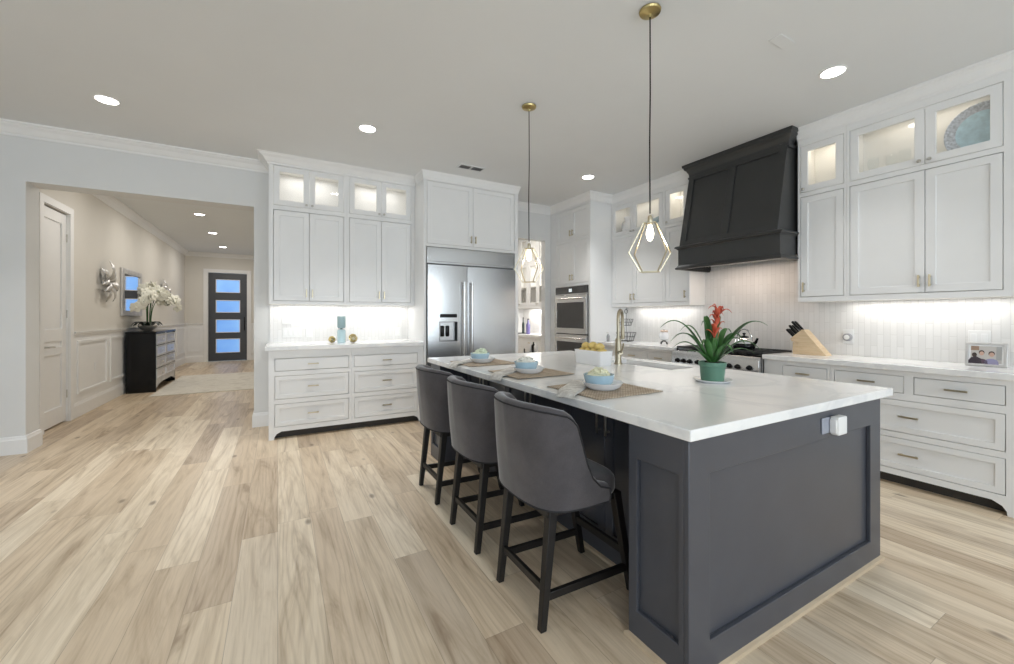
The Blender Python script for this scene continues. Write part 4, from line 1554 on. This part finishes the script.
# ------------------------------------------------------------------ pendants
def pendant(loc, zc, label):
    t = thing('pendant_light', label, 'pendant lamp', (*loc, CEIL), 0, 'brass cage pendants over the island')
    MB().lathe([(.062, -.003), (.064, -.008), (.060, -.018), (.035, -.026), (.012, -.030), (.008, -.045), (.001, -.046)], n=28).build('canopy', M_BRASS2, t, smooth=True)
    ztop = zc + .145 - CEIL
    m = MB().tube([(0, 0, -.03), (.004, .002, -.5), (-.003, 0, -.8), (0, 0, ztop + .05)], .0042, 8)
    m.build('cord', M_BLACK, t, smooth=True)
    MB().lathe([(.006, .040), (.011, .036), (.014, .028), (.014, -.012), (.011, -.018), (.001, -.018)], (0, 0, ztop - .0), 18).build('socket', M_BRASS, t, smooth=True)
    b = MB().lathe([(.010, 0), (.013, -.012), (.020, -.035), (.023, -.055), (.019, -.075), (.010, -.092), (.001, -.098)], (0, 0, ztop - .018), 18)
    b.build('bulb', M_BULB, t, smooth=True)
    # cage: four sides, widest below the middle
    A = []
    base = -YAW + math.radians(-58.2)
    zt, zm, zb = ztop - .005, ztop - .185, ztop - .300
    shape = [(-.128, 0), (.068, -.085), (.124, 0), (-.068, .085)]
    ca, sa = math.cos(-YAW), math.sin(-YAW)
    def ringp(k, z): return [(k * (x * ca - y * sa), k * (x * sa + y * ca), z) for x, y in shape]
    top, mid, bot = ringp(.30, zt), ringp(1.0, zm), ringp(.46, zb)
    c = MB()
    r = .0032
    for k in range(4):
        c.tube([top[k], mid[k]], r, square=True); c.tube([mid[k], bot[k]], r, square=True)
        c.tube([bot[k], bot[(k + 1) % 4]], r, square=True); c.tube([top[k], top[(k + 1) % 4]], r, square=True)
        c.tube([(0, 0, zt), top[k]], r, square=True)
    c.build('cage', M_BRASS, t)
    l = bpy.data.lights.new('pendant_glow', 'POINT'); l.energy = 3; l.color = (1, .88, .7); l.shadow_soft_size = .03
    lo = bpy.data.objects.new('pendant_glow', l); lo.location = (0, 0, ztop - .15); lo.parent = t; C.objects.link(lo)
    return t
pendant((1.950, 1.722), 1.742, 'brass cage pendant lamp nearest the camera, over the island')
pendant((1.917, 3.026), 1.775, 'brass cage pendant lamp farther back, over the island near the refrigerator')

# ------------------------------------------------------------------ ceiling fittings
def downlight(loc, label, power, col=(1, .985, .965), spread=92):
    t = thing('recessed_light', label, 'ceiling light', (loc[0], loc[1], CEIL), 0, 'recessed ceiling lights')
    MB().lathe([(.088, 0), (.088, -.004), (.078, -.006), (.073, -.003), (.073, 0)], n=32, cap=False).build('trim_ring', M_TRIM, t, smooth=True)
    MB().lathe([(.074, -.0005), (.074, -.003), (.001, -.0032)], n=32).build('lens', M_LAMP, t)
    area_light('downlight', (0, 0, -.008), (0, 0, 0), .14, .14, power, col, t, 'DISK', math.radians(spread))
    return t
KP = 9.5
downlight((-1.267, 4.697), 'round recessed ceiling light above the hall opening, far left', KP)
downlight((.767, 4.162), 'round recessed ceiling light in front of the hutch', KP)
downlight((3.647, 1.486), 'round recessed ceiling light right of the black hood, near the right edge', KP * .5)
downlight((3.573, 4.186), 'round recessed ceiling light in front of the oven tower', KP)
for x, y in ((-1.8, 1.0), (.6, -.9), (3.4, -1.4), (-1.8, -2.0)):  # unseen lamps added behind the camera to even out the room light
    downlight((x, y), 'unseen ceiling light added in the room behind the camera', KP)
HP = 13.5
downlight((-1.235, 7.15), 'unseen ceiling light added in the hall just past the opening, behind its header', HP * .9, (1, .95, .88), 180)  # added out of sight to brighten the near end of the hall
downlight((-1.235, 9.15), 'nearest recessed ceiling light in the hall', HP, (1, .95, .88), 180)
downlight((-1.250, 11.05), 'middle recessed ceiling light in the hall', HP, (1, .95, .88), 180)
downlight((-1.270, 13.15), 'farthest recessed ceiling light in the hall, before the front door', HP, (1, .95, .88), 180)
area_light('pantry_lamp', (3.7, 7.0, 3.1), (0, 0, 0), .4, .4, 24, (1, .93, .85))

def vent(loc):
    t = thing('ceiling_vent', 'grey louvred air vent in the ceiling above the refrigerator', 'vent', (loc[0], loc[1], CEIL))
    f = MB()
    for (a, b_, s, e) in ((-.17, .17, -.075, -.055), (-.17, .17, .055, .075), (-.17, -.15, -.055, .055), (.15, .17, -.055, .055), (-.012, .012, -.055, .055)):
        f.box(a, b_, s, e, -.008, 0)
    f.build('frame', M_CEIL, t)
    MB().box(-.15, .15, -.055, .055, -.001, 0).build('backing', simple('vent_dark', (.20, .20, .21), .8), t)
    for k in range(6):
        y = -.045 + .018 * k
        MB().hexa([(-.15, y - .004, -.007), (.15, y - .004, -.007), (.15, y - .002, -.007), (-.15, y - .002, -.007), (-.15, y + .004, -.001), (.15, y + .004, -.001), (.15, y + .006, -.001), (-.15, y + .006, -.001)]).build('slat', simple('vent_slat', (.42, .42, .43), .6), t)
    return t
vent((2.085, 4.632))
o = MB().box(-.085, .085, -.04, .04, -.006, 0).build('speaker_grille', M_CEIL, bevel=.004)
o.rotation_euler = (0, 0, 0)
tag(o, 'small white rectangular cover plate on the ceiling before the hood', 'cover plate', loc=(2.94, 1.485, CEIL))

# ------------------------------------------------------------------ under-cabinet and in-cabinet lighting
UC = (1.0, .97, .93)
def strip(name, loc, lx, ly, power, col=UC):
    area_light(name, loc, (0, 0, 0), lx, ly, power, col)
strip('under_cabinet_lamp', (.33, 5.60, 1.455), .72, .05, 1.8)
strip('under_cabinet_lamp', (1.17, 5.60, 1.455), .72, .05, 1.8)
strip('under_cabinet_lamp', (4.68, 1.30, 1.455), .05, 1.0, 2.1)
strip('under_cabinet_lamp', (4.68, 3.95, 1.455), .05, 1.0, 2.1)
strip('pantry_strip_lamp', (4.90, 7.1, 1.49), .05, 1.6, 9)
for (x0, x1) in ((-.05, .71), (.78, 1.55)):
    strip('cabinet_lamp', ((x0 + x1) / 2, 5.55, 3.04), .5, .10, 1.0)
for (y0, y1, p) in ((1.742, 2.097, .55), (.806, 1.700, .75), (3.745, 4.685, .7), (3.362, 3.70, .55)):
    strip('cabinet_lamp', (4.63, (y0 + y1) / 2, 3.03), .10, (y1 - y0) * .7, p, (1.0, .92, .78))
strip('cabinet_lamp', (4.86, 7.1, 3.03), .1, 1.8, 2.5)  # this lamp and the next are added, unseen, to brighten the pantry cabinets
strip('cabinet_lamp', (4.86, 7.1, 2.44), .1, 1.8, 4)

# ------------------------------------------------------------------ things on the counters and walls
WTZ = .945
def knife_block():
    t = thing('knife_block', 'slanted beech knife block with black-handled knives on the right worktop', 'knife block', (4.50, 2.05, WTZ))
    # side outline in (y, z), extruded along x
    out = [(-.165, 0), (.075, 0), (.075, .115), (.135, .125), (.150, .150), (.045, .245), (.03, .245)]
    MB().prism(out, 0, 0, .115).build('block', M_BLOCK, t, bevel=.004)
    MB().box(.006, .109, .072, .128, 0, .118).build('front_foot', M_BLOCK, t, bevel=.002)
    nrm = Vector((0, .67, .74)); al = Vector((0, -.74, .67))
    base = Vector((0, .143, .160))
    for r in range(3):
        for c_ in range(2 if r else 3):
            p = base + al * (.022 + .045 * r) + Vector((.022 + (.035 if r == 0 else .05) * c_, 0, 0)) - nrm * .01
            q = p + nrm * (.105 + .012 * r)
            m = MB().tube([p, p + nrm * .03, q - nrm * .02, q], [.0085, .0095, .0105, .009], square=True)
            m.build('knife_handle', M_BLACK, t, bevel=.002)
    return t
knife_block()

def wall_plate(loc, rz, w, h, gangs, label, kind='switch'):
    """local: plate in x/z, facing -y"""
    t = thing('switch_plate' if kind == 'switch' else 'outlet_plate', label, 'switch' if kind == 'switch' else 'outlet', loc, rz)
    MB().box(-w / 2, w / 2, -.006, 0, -h / 2, h / 2).build('plate', M_PLATE, t, bevel=.002)
    g = w / gangs
    for i in range(gangs):
        x = -w / 2 + g * (i + .5)
        if kind == 'switch':
            MB().box(x - .016, x + .016, -.010, -.005, -.033, .033).build('rocker', M_TRIM, t, bevel=.0015)
        else:
            for z in (-.022, .022):
                MB().box(x - .015, x + .015, -.0085, -.005, z - .014, z + .014).build('socket', M_TRIM, t, bevel=.0015)
    return t
wall_plate((.155, YB - .010, 1.120), 0, .215, .118, 4, 'white four-gang switch plate on the hutch backsplash, left')
wall_plate((.345, YB - .010, 1.115), 0, .078, .118, 1, 'white single plate right of the four-gang switches on the hutch backsplash', 'outlet')
wall_plate((1.455, YB - .010, 1.110), 0, .078, .118, 1, 'white outlet on the hutch backsplash near the refrigerator', 'outlet')
wall_plate((XR - .010, .985, 1.150), RX, .118, .118, 2, 'white two-gang switch plate behind the picture frame')
wall_plate((XH + .006, 8.05, .60), PI / 2, .075, .118, 1, 'white outlet in the hall wainscot near the white door', 'outlet')
t = thing('intercom_panel', 'white framed control panel high on the hutch backsplash, left', 'panel', (.095, YB - .010, 1.285))
MB().box(-.052, .052, -.016, 0, -.062, .062).build('housing', M_PLATE, t, bevel=.004)
MB().box(-.036, .036, -.018, -.015, -.035, .045).build('screen', M_TRIM, t, bevel=.001)
t = thing('plug_in_night_light', 'round grey plug-in device on a white outlet, right backsplash', 'night light', (XR - .010, 1.825, 1.128), RX)
MB().box(-.042, .042, -.006, 0, -.068, .068).build('outlet_plate', M_PLATE, t, bevel=.002)
m = MB(); m.M = Matrix.Translation((0, -.006, -.008)) @ Matrix.Rotation(PI / 2, 4, 'X')
m.lathe([(.034, 0), (.036, .004), (.036, .028), (.030, .034), (.001, .034)], n=28)
m.build('body', M_GREYP, t, smooth=True)
m = MB(); m.M = Matrix.Translation((0, -.040, -.008)) @ Matrix.Rotation(PI / 2, 4, 'X')
m.lathe([(.022, -.002), (.022, .003), (.016, .004), (.001, .004)], n=24)
m.build('face', M_PLATE, t, smooth=True)

def picture_frame():
    t = thing('picture_frame', 'silver framed snapshot of two people leaning on the right worktop', 'picture frame', (4.632, .920, WTZ), RX)
    R = Matrix.Rotation(-.16, 4, 'X')
    m = MB(); m.M = R.copy()
    m.ring_frame(-.105, .105, 0, .178, -.088, .088, .016, .160, -.014, .004)
    m.build('frame', M_SILVER, t, bevel=.002)
    def flat(name, mat, pts, y, par):
        mm = MB(); mm.M = R.copy()
        mm.loft([[(x, y, z) for x, z in pts], [(x, y + .0012, z) for x, z in pts]])
        return mm.build(name, mat, par)
    rect = lambda a, b_, c_, d: [(a, c_), (b_, c_), (b_, d), (a, d)]
    def ell(cx, cz, rx, rz, n=20): return [(cx + rx * math.cos(2 * PI * k / n), cz + rz * math.sin(2 * PI * k / n)) for k in range(n)]
    pr = flat('print', simple('print_backdrop', (.52, .49, .46), .35), rect(-.089, .089, .015, .161), -.004, t)
    flat('print_shelf', simple('print_brown', (.30, .20, .14), .35), rect(-.086, -.036, .118, .150), -.0055, pr)
    flat('print_curtain', simple('print_grey', (.36, .36, .35), .35), rect(.05, .088, .05, .160), -.0055, pr)
    skin = simple('print_skin', (.55, .36, .28), .35)
    hairm = simple('print_hair', (.05, .035, .03), .35)
    def bust(cx, cz, s, sh, hair_r):
        flat('print_shirt', sh, [(cx + s * x, .0165 + s * z) for x, z in ((-1.5, 0), (1.5, 0), (1.42, .9), (1.05, 1.45), (.4, 1.75), (-.4, 1.75), (-1.05, 1.45), (-1.42, .9))], -.0070, pr)
        flat('print_hair', hairm, ell(cx, cz + .004, s * .66, s * .80), -.0072, pr)
        flat('print_face', skin, ell(cx + .001, cz - .003, s * .54, s * .68), -.0086, pr)
    bust(-.022, .098, .022, simple('print_plum', (.10, .06, .09), .35), 0)
    bust(.028, .092, .024, simple('print_lilac', (.27, .26, .40), .35), 0)
    flat('print_arm', simple('print_plum_dark', (.04, .028, .04), .35), [(-.088, .017), (-.018, .017), (-.022, .055), (-.050, .072), (-.074, .062), (-.088, .040)], -.0092, pr)
    flat('print_head', hairm, ell(-.058, .083, .013, .017), -.0088, pr)
    m = MB(); m.M = R.copy()
    m.ring_frame(-.089, .089, .015, .161, -.078, .078, .024, .150, -.006, -.0035)
    m.build('mount', M_TRIM, t)
    MB().hexa([(-.02, .012, .12), (.02, .012, .12), (.02, .016, .12), (-.02, .016, .12), (-.02, .010, .14), (.02, .010, .14), (.02, .03, .14), (-.02, .03, .14)])
    s_ = MB().tube([(0, .030, .12), (0, .085, .002)], .006, square=True)
    s_.build('easel_strut', M_BLACKM, t)
    return t
picture_frame()

def tiered_basket():
    t = thing('tiered_basket', 'black two-tier wire basket on the worktop beside the oven tower', 'basket', (4.53, 4.45, WTZ))
    r = .0028
    for nm, z0, z1, rb, rt in (('lower_basket', .012, .135, .105, .145), ('upper_basket', .24, .335, .075, .105)):
        m = MB()
        n = 20
        for z, rr in ((z0, rb), ((z0 + z1) / 2, (rb + rt) / 2), (z1, rt)):
            pts = [(rr * math.cos(2 * PI * k / n), rr * math.sin(2 * PI * k / n), z) for k in range(n + 1)]
            m.tube(pts, r, 6)
        for k in range(n):
            a = 2 * PI * k / n
            m.tube([(0, 0, z0), (rb * math.cos(a), rb * math.sin(a), z0), (rt * math.cos(a), rt * math.sin(a), z1)], r * .8, 5)
        m.build(nm, M_BLACKM, t)
    m = MB().tube([(0, 0, .0), (0, 0, .42)], .004, 8)
    m.tube([(.03 * math.cos(2 * PI * k / 14), 0, .45 + .03 * math.sin(2 * PI * k / 14)) for k in range(15)], .004, 6)
    m.build('pole', M_BLACKM, t)
    for k in range(3):
        a = k * 2 * PI / 3
        MB().ball((.095 * math.cos(a), .095 * math.sin(a), .008), .009, seg=10, rings=6).build('ball_foot', M_BLACKM, t, smooth=True)
    return t
tiered_basket()

t = thing('flower_pot', 'small white rounded ornament with pale petals on a black cross stand', 'ornament', (4.55, 3.78, WTZ))
m = MB()
for s in (-1, 1):
    m.tube([(0, s * .055, .002), (0, s * .045, .03), (0, 0, .045), (0, -s * .04, .075)], .006, square=True)
    m.tube([(s * .055, 0, .002), (s * .045, 0, .03), (0, 0, .045)], .006, square=True)
m.build('stand', M_BLACKM, t)
MB().lathe([(.02, .05), (.055, .07), (.066, .11), (.055, .15), (.03, .168), (.001, .172)], n=20).build('globe', M_WHITEC, t, smooth=True)
for k in range(7):
    a = k * 2 * PI / 7
    MB().ball((.03 * math.cos(a), .03 * math.sin(a), .175), .026, .018, .014, 12, 8, .3, k).build('petal', simple('blush_petal', (.72, .56, .46), .6, vary=.1), t, smooth=True)
MB().ball((0, 0, .185), .012, seg=10, rings=6).build('flower_centre', M_SOIL, t, smooth=True)

t = thing('soap_bottle', 'slim grey pump bottle at the far end of the worktop beside the tower', 'bottle', (4.30, 4.585, WTZ))
MB().lathe([(.022, 0), (.024, .004), (.024, .085), (.012, .10), (.010, .112), (.001, .113)], n=18).build('bottle_body', M_GREYP, t, smooth=True)
MB().tube([(0, 0, .11), (0, 0, .135), (-.03, 0, .135)], .005, 8).build('pump', M_NICKEL, t, smooth=True)

def kettle():
    t = thing('kettle', 'black and steel kettle standing on the range grate', 'kettle', (4.44, 2.628, .963))
    MB().lathe([(.085, 0), (.098, .005), (.108, .03), (.106, .055), (.10, .062)], n=30).build('base', M_BLACK, t, smooth=True)
    MB().lathe([(.10, .060), (.102, .065), (.088, .10), (.062, .122), (.048, .128), (.001, .128)], n=30).build('body', M_MIRROR, t, smooth=True)
    MB().lathe([(.048, .126), (.044, .138), (.02, .146), (.008, .148), (.008, .156), (.017, .164), (.015, .176), (.001, .180)], n=22).build('lid', M_BLACK, t, smooth=True)
    sp = MB().tube([(0, -.085, .05), (0, -.125, .08), (0, -.145, .125)], [.020, .016, .010], 12)
    sp.build('spout', M_BLACK, t, smooth=True)
    n = 14
    h = MB().tube([(0, .085 * math.cos(PI * k / n), .095 + .125 * math.sin(PI * k / n)) for k in range(n + 1)], .0075, 8)
    h.build('handle', M_MIRROR, t, smooth=True)
    return t
kettle()

# hutch ornaments
M_TEAL = simple('smoky_teal_glass', (.34, .47, .49), .25, vary=.06)
M_TEAL2 = simple('pale_aqua_glass', (.50, .66, .70), .2, vary=.06)
t = thing('candle_holder', 'tall smoky blue cylinder vase pinched at the middle, on the hutch', 'vase', (.675, 5.32, 1.0))
MB().lathe([(.044, 0), (.047, .003), (.047, .145), (.040, .158), (.014, .166), (.001, .166)], n=28).build('lower_cylinder', M_TEAL2, t, smooth=True)
MB().lathe([(.012, .160), (.012, .176), (.016, .178)], n=16).build('neck', M_BLACKM, t, smooth=True)
MB().lathe([(.014, .172), (.040, .180), (.047, .192), (.047, .320), (.043, .322), (.040, .318), (.040, .20), (.001, .195)], n=28).build('upper_cylinder', M_TEAL, t, smooth=True)
def gold_ball(loc, r, label, seed):
    t = thing('brass_ornament', label, 'ornament', loc)
    m = MB()
    for k in range(6):
        ax = Vector((math.sin(k * 1.3 + seed), math.cos(k * 2.1), math.sin(k * .7 + 1 + seed))).normalized()
        u = ax.orthogonal().normalized(); v = ax.cross(u)
        pts = [Vector((0, 0, r)) + (r - .004) * (math.cos(2 * PI * j / 24) * u + math.sin(2 * PI * j / 24) * v) for j in range(25)]
        m.tube(pts, .006, 6)
    m.build('rings', M_BRASS2, t, smooth=True)
    MB().ball((0, 0, r), r * .55, seg=16, rings=10).build('core', simple('pearl_core', (.82, .78, .62), .2), t, smooth=True)
gold_ball((.575, 5.38, 1.0), .040, 'small brass ring ornament left of the blue vase on the hutch', 0)
gold_ball((.812, 5.34, 1.0), .052, 'larger brass ring ornament right of the blue vase on the hutch', 2)

# behind glass on the right wall
t = thing('display_plate', 'large round pale blue platter with grey rim standing in the glass cabinet', 'platter', (4.645, .938, 2.518))
MX = Matrix.Translation((.03, 0, .214)) @ Matrix.Rotation(-.12, 4, 'Y') @ Matrix.Rotation(-PI / 2, 4, 'Y')
m = MB(); m.M = MX.copy()
m.lathe([(.145, .0), (.155, .004), (.205, .020), (.209, .024), (.205, .027), (.15, .012), (.145, .010)], n=40, cap=False)
m.build('rim', simple('rope_grey_rim', (.60, .63, .68), .7, vary=.3, scale=70), t, smooth=True)
m = MB(); m.M = MX.copy()
m.lathe([(.001, .004), (.148, .004), (.148, .011), (.001, .011)], n=40)
m.build('dish', simple('aqua_glaze', (.60, .79, .87), .25, vary=.12, scale=26), t, smooth=True)
MB().tube([(-.02, -.08, .003), (-.03, 0, .02), (-.02, .08, .003)], .006, 6).build('plate_stand', M_BLACKM, t)
t = thing('pitcher', 'white round pitcher behind the leftmost glass door of the range wall', 'pitcher', (4.64, 4.50, 2.518))
MB().lathe([(.055, 0), (.06, .004), (.095, .06), (.105, .12), (.085, .19), (.06, .23), (.058, .27), (.075, .30), (.071, .30), (.054, .27), (.056, .23), (.001, .20)], n=28).build('pitcher_body', M_WHITEC, t, smooth=True)
MB().tube([(0, .06, .27), (0, .13, .25), (0, .145, .17), (0, .10, .10)], .011, 8).build('handle', M_WHITEC, t, smooth=True)
t = thing('serving_board', 'slanted grey-blue serving board behind glass, second door from the tower', 'board', (4.62, 3.98, 2.518))
MB().hexa([(0, -.17, 0), (.012, -.17, 0), (.012, .13, 0), (0, .13, 0), (.10, -.10, .26), (.112, -.10, .26), (.112, .19, .20), (.10, .19, .20)]).build('board', simple('slate_blue', (.26, .36, .42), .4), t, bevel=.004)
MB().cyl((.05, .10, .03), (.05, .10, .26), .012).build('handle', M_WHITEC, t, smooth=True)
g0 = None
for k, (dx, y_) in enumerate(((0, 1.58), (.05, 1.47), (0, 1.37))):
    if g0 is None:
        g0 = MB().lathe([(.032, 0), (.032, .003), (.005, .007), (.005, .09), (.03, .11), (.042, .15), (.036, .21), (.034, .21), (.039, .15), (.028, .113), (.001, .10)], n=24).build('wine_glass', M_GLASS2, smooth=True)
        tag(g0, 'clear stemmed wine glass behind the wide glass door right of the hood', 'glass', 'wine glasses in the lit cabinet', (4.62 + dx, y_, 2.518))
    else:
        c = g0.copy(); C.objects.link(c); c.location = (4.62 + dx, y_, 2.518)

# pantry counter and floor
def bottle(loc, h, r, mat, label):
    t = thing('bottle', label, 'bottle', loc)
    MB().lathe([(r * .9, 0), (r, .004), (r, h * .6), (r * .45, h * .74), (r * .36, h * .95), (.001, h * .95)], n=18).build('glass_body', mat, t, smooth=True)
    MB().lathe([(r * .42, h * .93), (r * .42, h), (.001, h)], n=14).build('cap', M_BLACK, t, smooth=True)
bottle((4.76, 7.55, .94), .33, .045, simple('violet_glass', (.16, .14, .34), .15), 'violet-blue bottle on the pantry worktop')
bottle((4.74, 7.72, .94), .36, .028, simple('dark_green_glass', (.03, .05, .045), .15), 'slim dark bottle beside the violet one on the pantry worktop')
t = thing('cutting_tray', 'dark low tray on the pantry worktop at the left', 'tray', (4.72, 7.86, .94))
MB().box(-.12, .12, -.09, .09, 0, .016).build('tray_base', M_ESPRESSO, t, bevel=.003)
MB().ring_frame(-.12, .12, -.09, .09, -.11, .11, -.08, .08, 0, 0.001)
t = thing('glass_jar', 'pale clear storage jar on the pantry worktop at the right', 'jar', (4.78, 6.95, .94))
MB().lathe([(.05, 0), (.055, .004), (.055, .13), (.05, .14), (.001, .14)], n=22).build('jar_body', simple('milky_glass', (.62, .70, .68), .15), t, smooth=True)
MB().lathe([(.056, .138), (.056, .16), (.012, .165), (.012, .185), (.001, .187)], n=22).build('lid', M_NICKEL, t, smooth=True)
t = thing('bottle_caddy', 'black wire caddy with white canisters standing in the pantry', 'caddy', (4.25, 6.55, 0))
m = MB()
for x in (-.11, .11):
    for y_ in (-.15, .15):
        m.tube([(x, y_, 0), (x, y_, .70)], .008, square=True)
for z in (.12, .62):
    m.box(-.118, .118, -.158, .158, z, z + .012)
m.build('frame', M_BLACKM, t)
for k, (y_, mt) in enumerate(((-.09, M_WHITEC), (.0, M_BLACK), (.09, M_WHITEC))):
    o = MB().lathe([(.036, 0), (.038, .003), (.038, .13), (.015, .165), (.015, .20), (.001, .20)], n=18).build('canister', mt, smooth=True)
    tag(o, ['white canister on the pantry caddy, nearest the doorway', 'black canister in the middle of the pantry caddy', 'white canister on the pantry caddy, deeper in'][k], 'canister', 'canisters on the pantry caddy', (4.25, 6.55 + y_, .632))

# ------------------------------------------------------------------ hall furnishings
def console():
    X0, X1, Y0, Y1, H = XH + .045, -1.854, 9.222, 10.76, 1.055
    t = thing('console_cabinet', 'black console cabinet with mirrored drawer fronts along the hall wall', 'cabinet', ((X0 + X1) / 2, (Y0 + Y1) / 2, 0))
    T = Matrix.Translation(-Vector(t.location))
    def mb():
        m = MB(); m.M = T.copy(); return m
    mb().box(X0, X1 - .02, Y0 + .02, Y1 - .02, .12, H - .03).build('cabinet_body', M_BLACK, t)
    mb().box(X0, X1 - .002, Y0, Y0 + .03, 0, H - .03).build('end_panel', M_BLACK, t, bevel=.003)
    mb().box(X0, X1 - .002, Y1 - .03, Y1, 0, H - .03).build('end_panel', M_BLACK, t, bevel=.003)
    mb().box(X0, X1 + .008, Y0 - .012, Y1 + .012, H - .03, H).build('top', M_BLACK, t, bevel=.004)
    s_ = mb()
    s_.prism([(Y0 + .03, .20), (Y1 - .03, .20), (Y1 - .03, .06), (Y1 - .16, .10), (Y1 - .4, .13), (Y0 + .4, .13), (Y0 + .16, .10), (Y0 + .03, .06)], 0, X1 - .02, X1 - .004)
    s_.build('apron', M_SILVER, t)
    n = 4
    ym = (Y0 + Y1) / 2
    zz0, zz1 = .20, H - .045
    dz = (zz1 - zz0) / n
    for c_, (a, b_) in enumerate(((Y0 + .035, ym - .01), (ym + .01, Y1 - .035))):
        for r in range(n):
            z0, z1 = zz0 + dz * r + .008, zz0 + dz * (r + 1) - .008
            m = mb()
            m.M = T @ Matrix(((0, 1, 0, 0), (1, 0, 0, 0), (0, 0, 1, 0), (0, 0, 0, 1)))
            m.ring_frame(a, b_, z0, z1, a + .03, b_ - .03, z0 + .03, z1 - .03, X1 - .02, X1 + .006)
            o = m.build('drawer', M_SILVER, t, bevel=.002)
            mb().box(X1 - .018, X1 - .004, a + .028, b_ - .028, z0 + .028, z1 - .028).build('mirror_front', M_SILVERB, o)
            k = MB(); k.M = T.copy()
            k.ball((X1 + .018, (a + b_) / 2, (z0 + z1) / 2), .012, seg=10, rings=6)
            k.build('knob', M_NICKEL, o, smooth=True)
    mb().box(X1 - .02, X1 - .004, ym - .010, ym + .010, .18, H - .03).build('divider', M_SILVER, t)
    return t
console()

def orchid():
    t = thing('orchid_arrangement', 'white orchids in a silver oval bowl on the black hall console', 'plant', (-2.07, 9.72, 1.055))
    MB().lathe([(.07, 0), (.10, .006), (.19, .05), (.225, .095), (.22, .10), (.21, .09), (.001, .07)], n=32, sx=.62, sy=1.0).build('bowl', simple('pearl_silver', (.68, .66, .61), .3, metal=.6), t, smooth=True)
    for k in range(14):
        a = k * 2.4
        strap_leaf(t, 'leaf', (.04 * math.cos(a), .12 * math.sin(a), .08), a, .14 + .10 * abs(math.sin(a)), .10, .09, .048, M_LEAFD, n=8, fold=.3)
    rnd = random.Random(3)
    fl = None
    stems = [(0, -.62, .56), (.12, -.42, .66), (.26, -.16, .68), (.36, .10, .62), (.36, .42, .56), (.16, .55, .64), (.02, .02, .74), (.22, .18, .70), (.0, -.26, .70)]
    for (rx, ry, h) in stems:
        pts = []
        for i in range(13):
            u = i / 12
            z = .08 + h * math.sin(min(1.0, u * 1.25) * PI / 2) - .55 * max(0, u - .6) ** 1.4 * math.hypot(rx, ry) * 2
            pts.append((.1 * rx + .9 * rx * u ** 2.4, .1 * ry + .9 * ry * u ** 2.4, z))
        MB().tube(pts, .006, 6).build('stem', M_LEAF, t, smooth=True)
        for i in range(7, 13):
            for rep_ in range(2):
                p = Vector(pts[i]) + Vector((rnd.uniform(-.05, .06), rnd.uniform(-.06, .06), rnd.uniform(-.05, .03)))
                if fl is None:
                    m = MB()
                    for q in range(5):
                        a = q * 2 * PI / 5
                        m.M = Matrix.Rotation(a, 4, 'X') @ Matrix.Translation((.006, 0, .030))
                        m.ball((0, 0, 0), .006, .026, .034, 10, 6)
                    m.M = None
                    m.ball((.014, 0, 0), .014, .010, .012, 8, 6)
                    fl = m.build('flower', M_PETAL, t, smooth=True, weld=False)
                    o = fl
                else:
                    o = fl.copy(); C.objects.link(o)
                o.location = p
                o.rotation_euler = (rnd.uniform(0, 6), rnd.uniform(-.5, .5), rnd.uniform(-1.6, .6))
                k_ = rnd.uniform(1.15, 1.7)
                o.scale = (k_, k_, k_)
    return t
orchid()

t = thing('wall_mirror', 'rectangular mirror with wide silver frame on the hall wall', 'mirror', (XH, 9.69, 1.735))
m = MB(); m.M = Matrix(((0, -1, 0, 0), (1, 0, 0, 0), (0, 0, 1, 0), (0, 0, 0, 1)))
m.ring_frame(-.57, .57, -.405, .405, -.46, .46, -.315, .315, -.035, -.002)
m.build('frame', M_SILVER, t, bevel=.006)
MB().box(.004, .014, -.47, .47, -.325, .325).build('mirror_glass', M_MIRROR, t)

def leaf_art(loc, rot, label):
    t = thing('wall_sculpture', label, 'wall decor', loc)
    rnd = random.Random(int(loc[1] * 10))
    n = 9
    for k in range(n):
        a = rot + k * 2 * PI / n + rnd.uniform(-.2, .2)
        L = rnd.uniform(.28, .46)
        m = MB()
        rings = []
        for i in range(9):
            u = i / 8
            yy = (.05 + L * u) * math.cos(a) * .75; zz = (.05 + L * u) * math.sin(a) * .72
            w = .055 * math.sin(PI * min(.98, u * .93 + .05))
            px, pz = -math.sin(a) * w, math.cos(a) * w
            xx = .03 + .06 * math.sin(PI * u) + .02 * (k % 3)
            rings.append([(xx, yy + px, zz + pz), (xx + .012, yy, zz), (xx, yy - px, zz - pz)])
        m.loft(rings, cap=False, closed=False)
        o = m.build('metal_petal', M_SILVER, t, smooth=True)
        sm = o.modifiers.new('thick', 'SOLIDIFY'); sm.thickness = .004; sm.offset = 0
    MB().tube([(.002, 0, 0), (.05, 0, 0)], [.05, .03], 12).build('mount', M_SILVER, t, smooth=True)
leaf_art((XH, 8.36, 1.84), .4, 'spiky silver leaf sculpture on the hall wall left of the mirror')
leaf_art((XH, 11.9, 1.86), 1.1, 'spiky silver leaf sculpture on the hall wall right of the mirror')

rug_m, nt, p = new_mat('cream_rug')
f = noise_tex(nt, coords(nt), 5, 5, .6, .8)
nt.links.new(ramp(nt, f, [(.35, (.60, .565, .50)), (.5, (.72, .69, .62)), (.65, (.66, .62, .55))]), p.inputs['Base Color'])
p.inputs['Roughness'].default_value = .95
o = MB().box(-1.84, -.35, 8.72, 11.35, .0, .012).build('hall_rug', rug_m, bevel=.004)
tag(o, 'cream patterned runner rug on the hall floor before the console', 'rug')
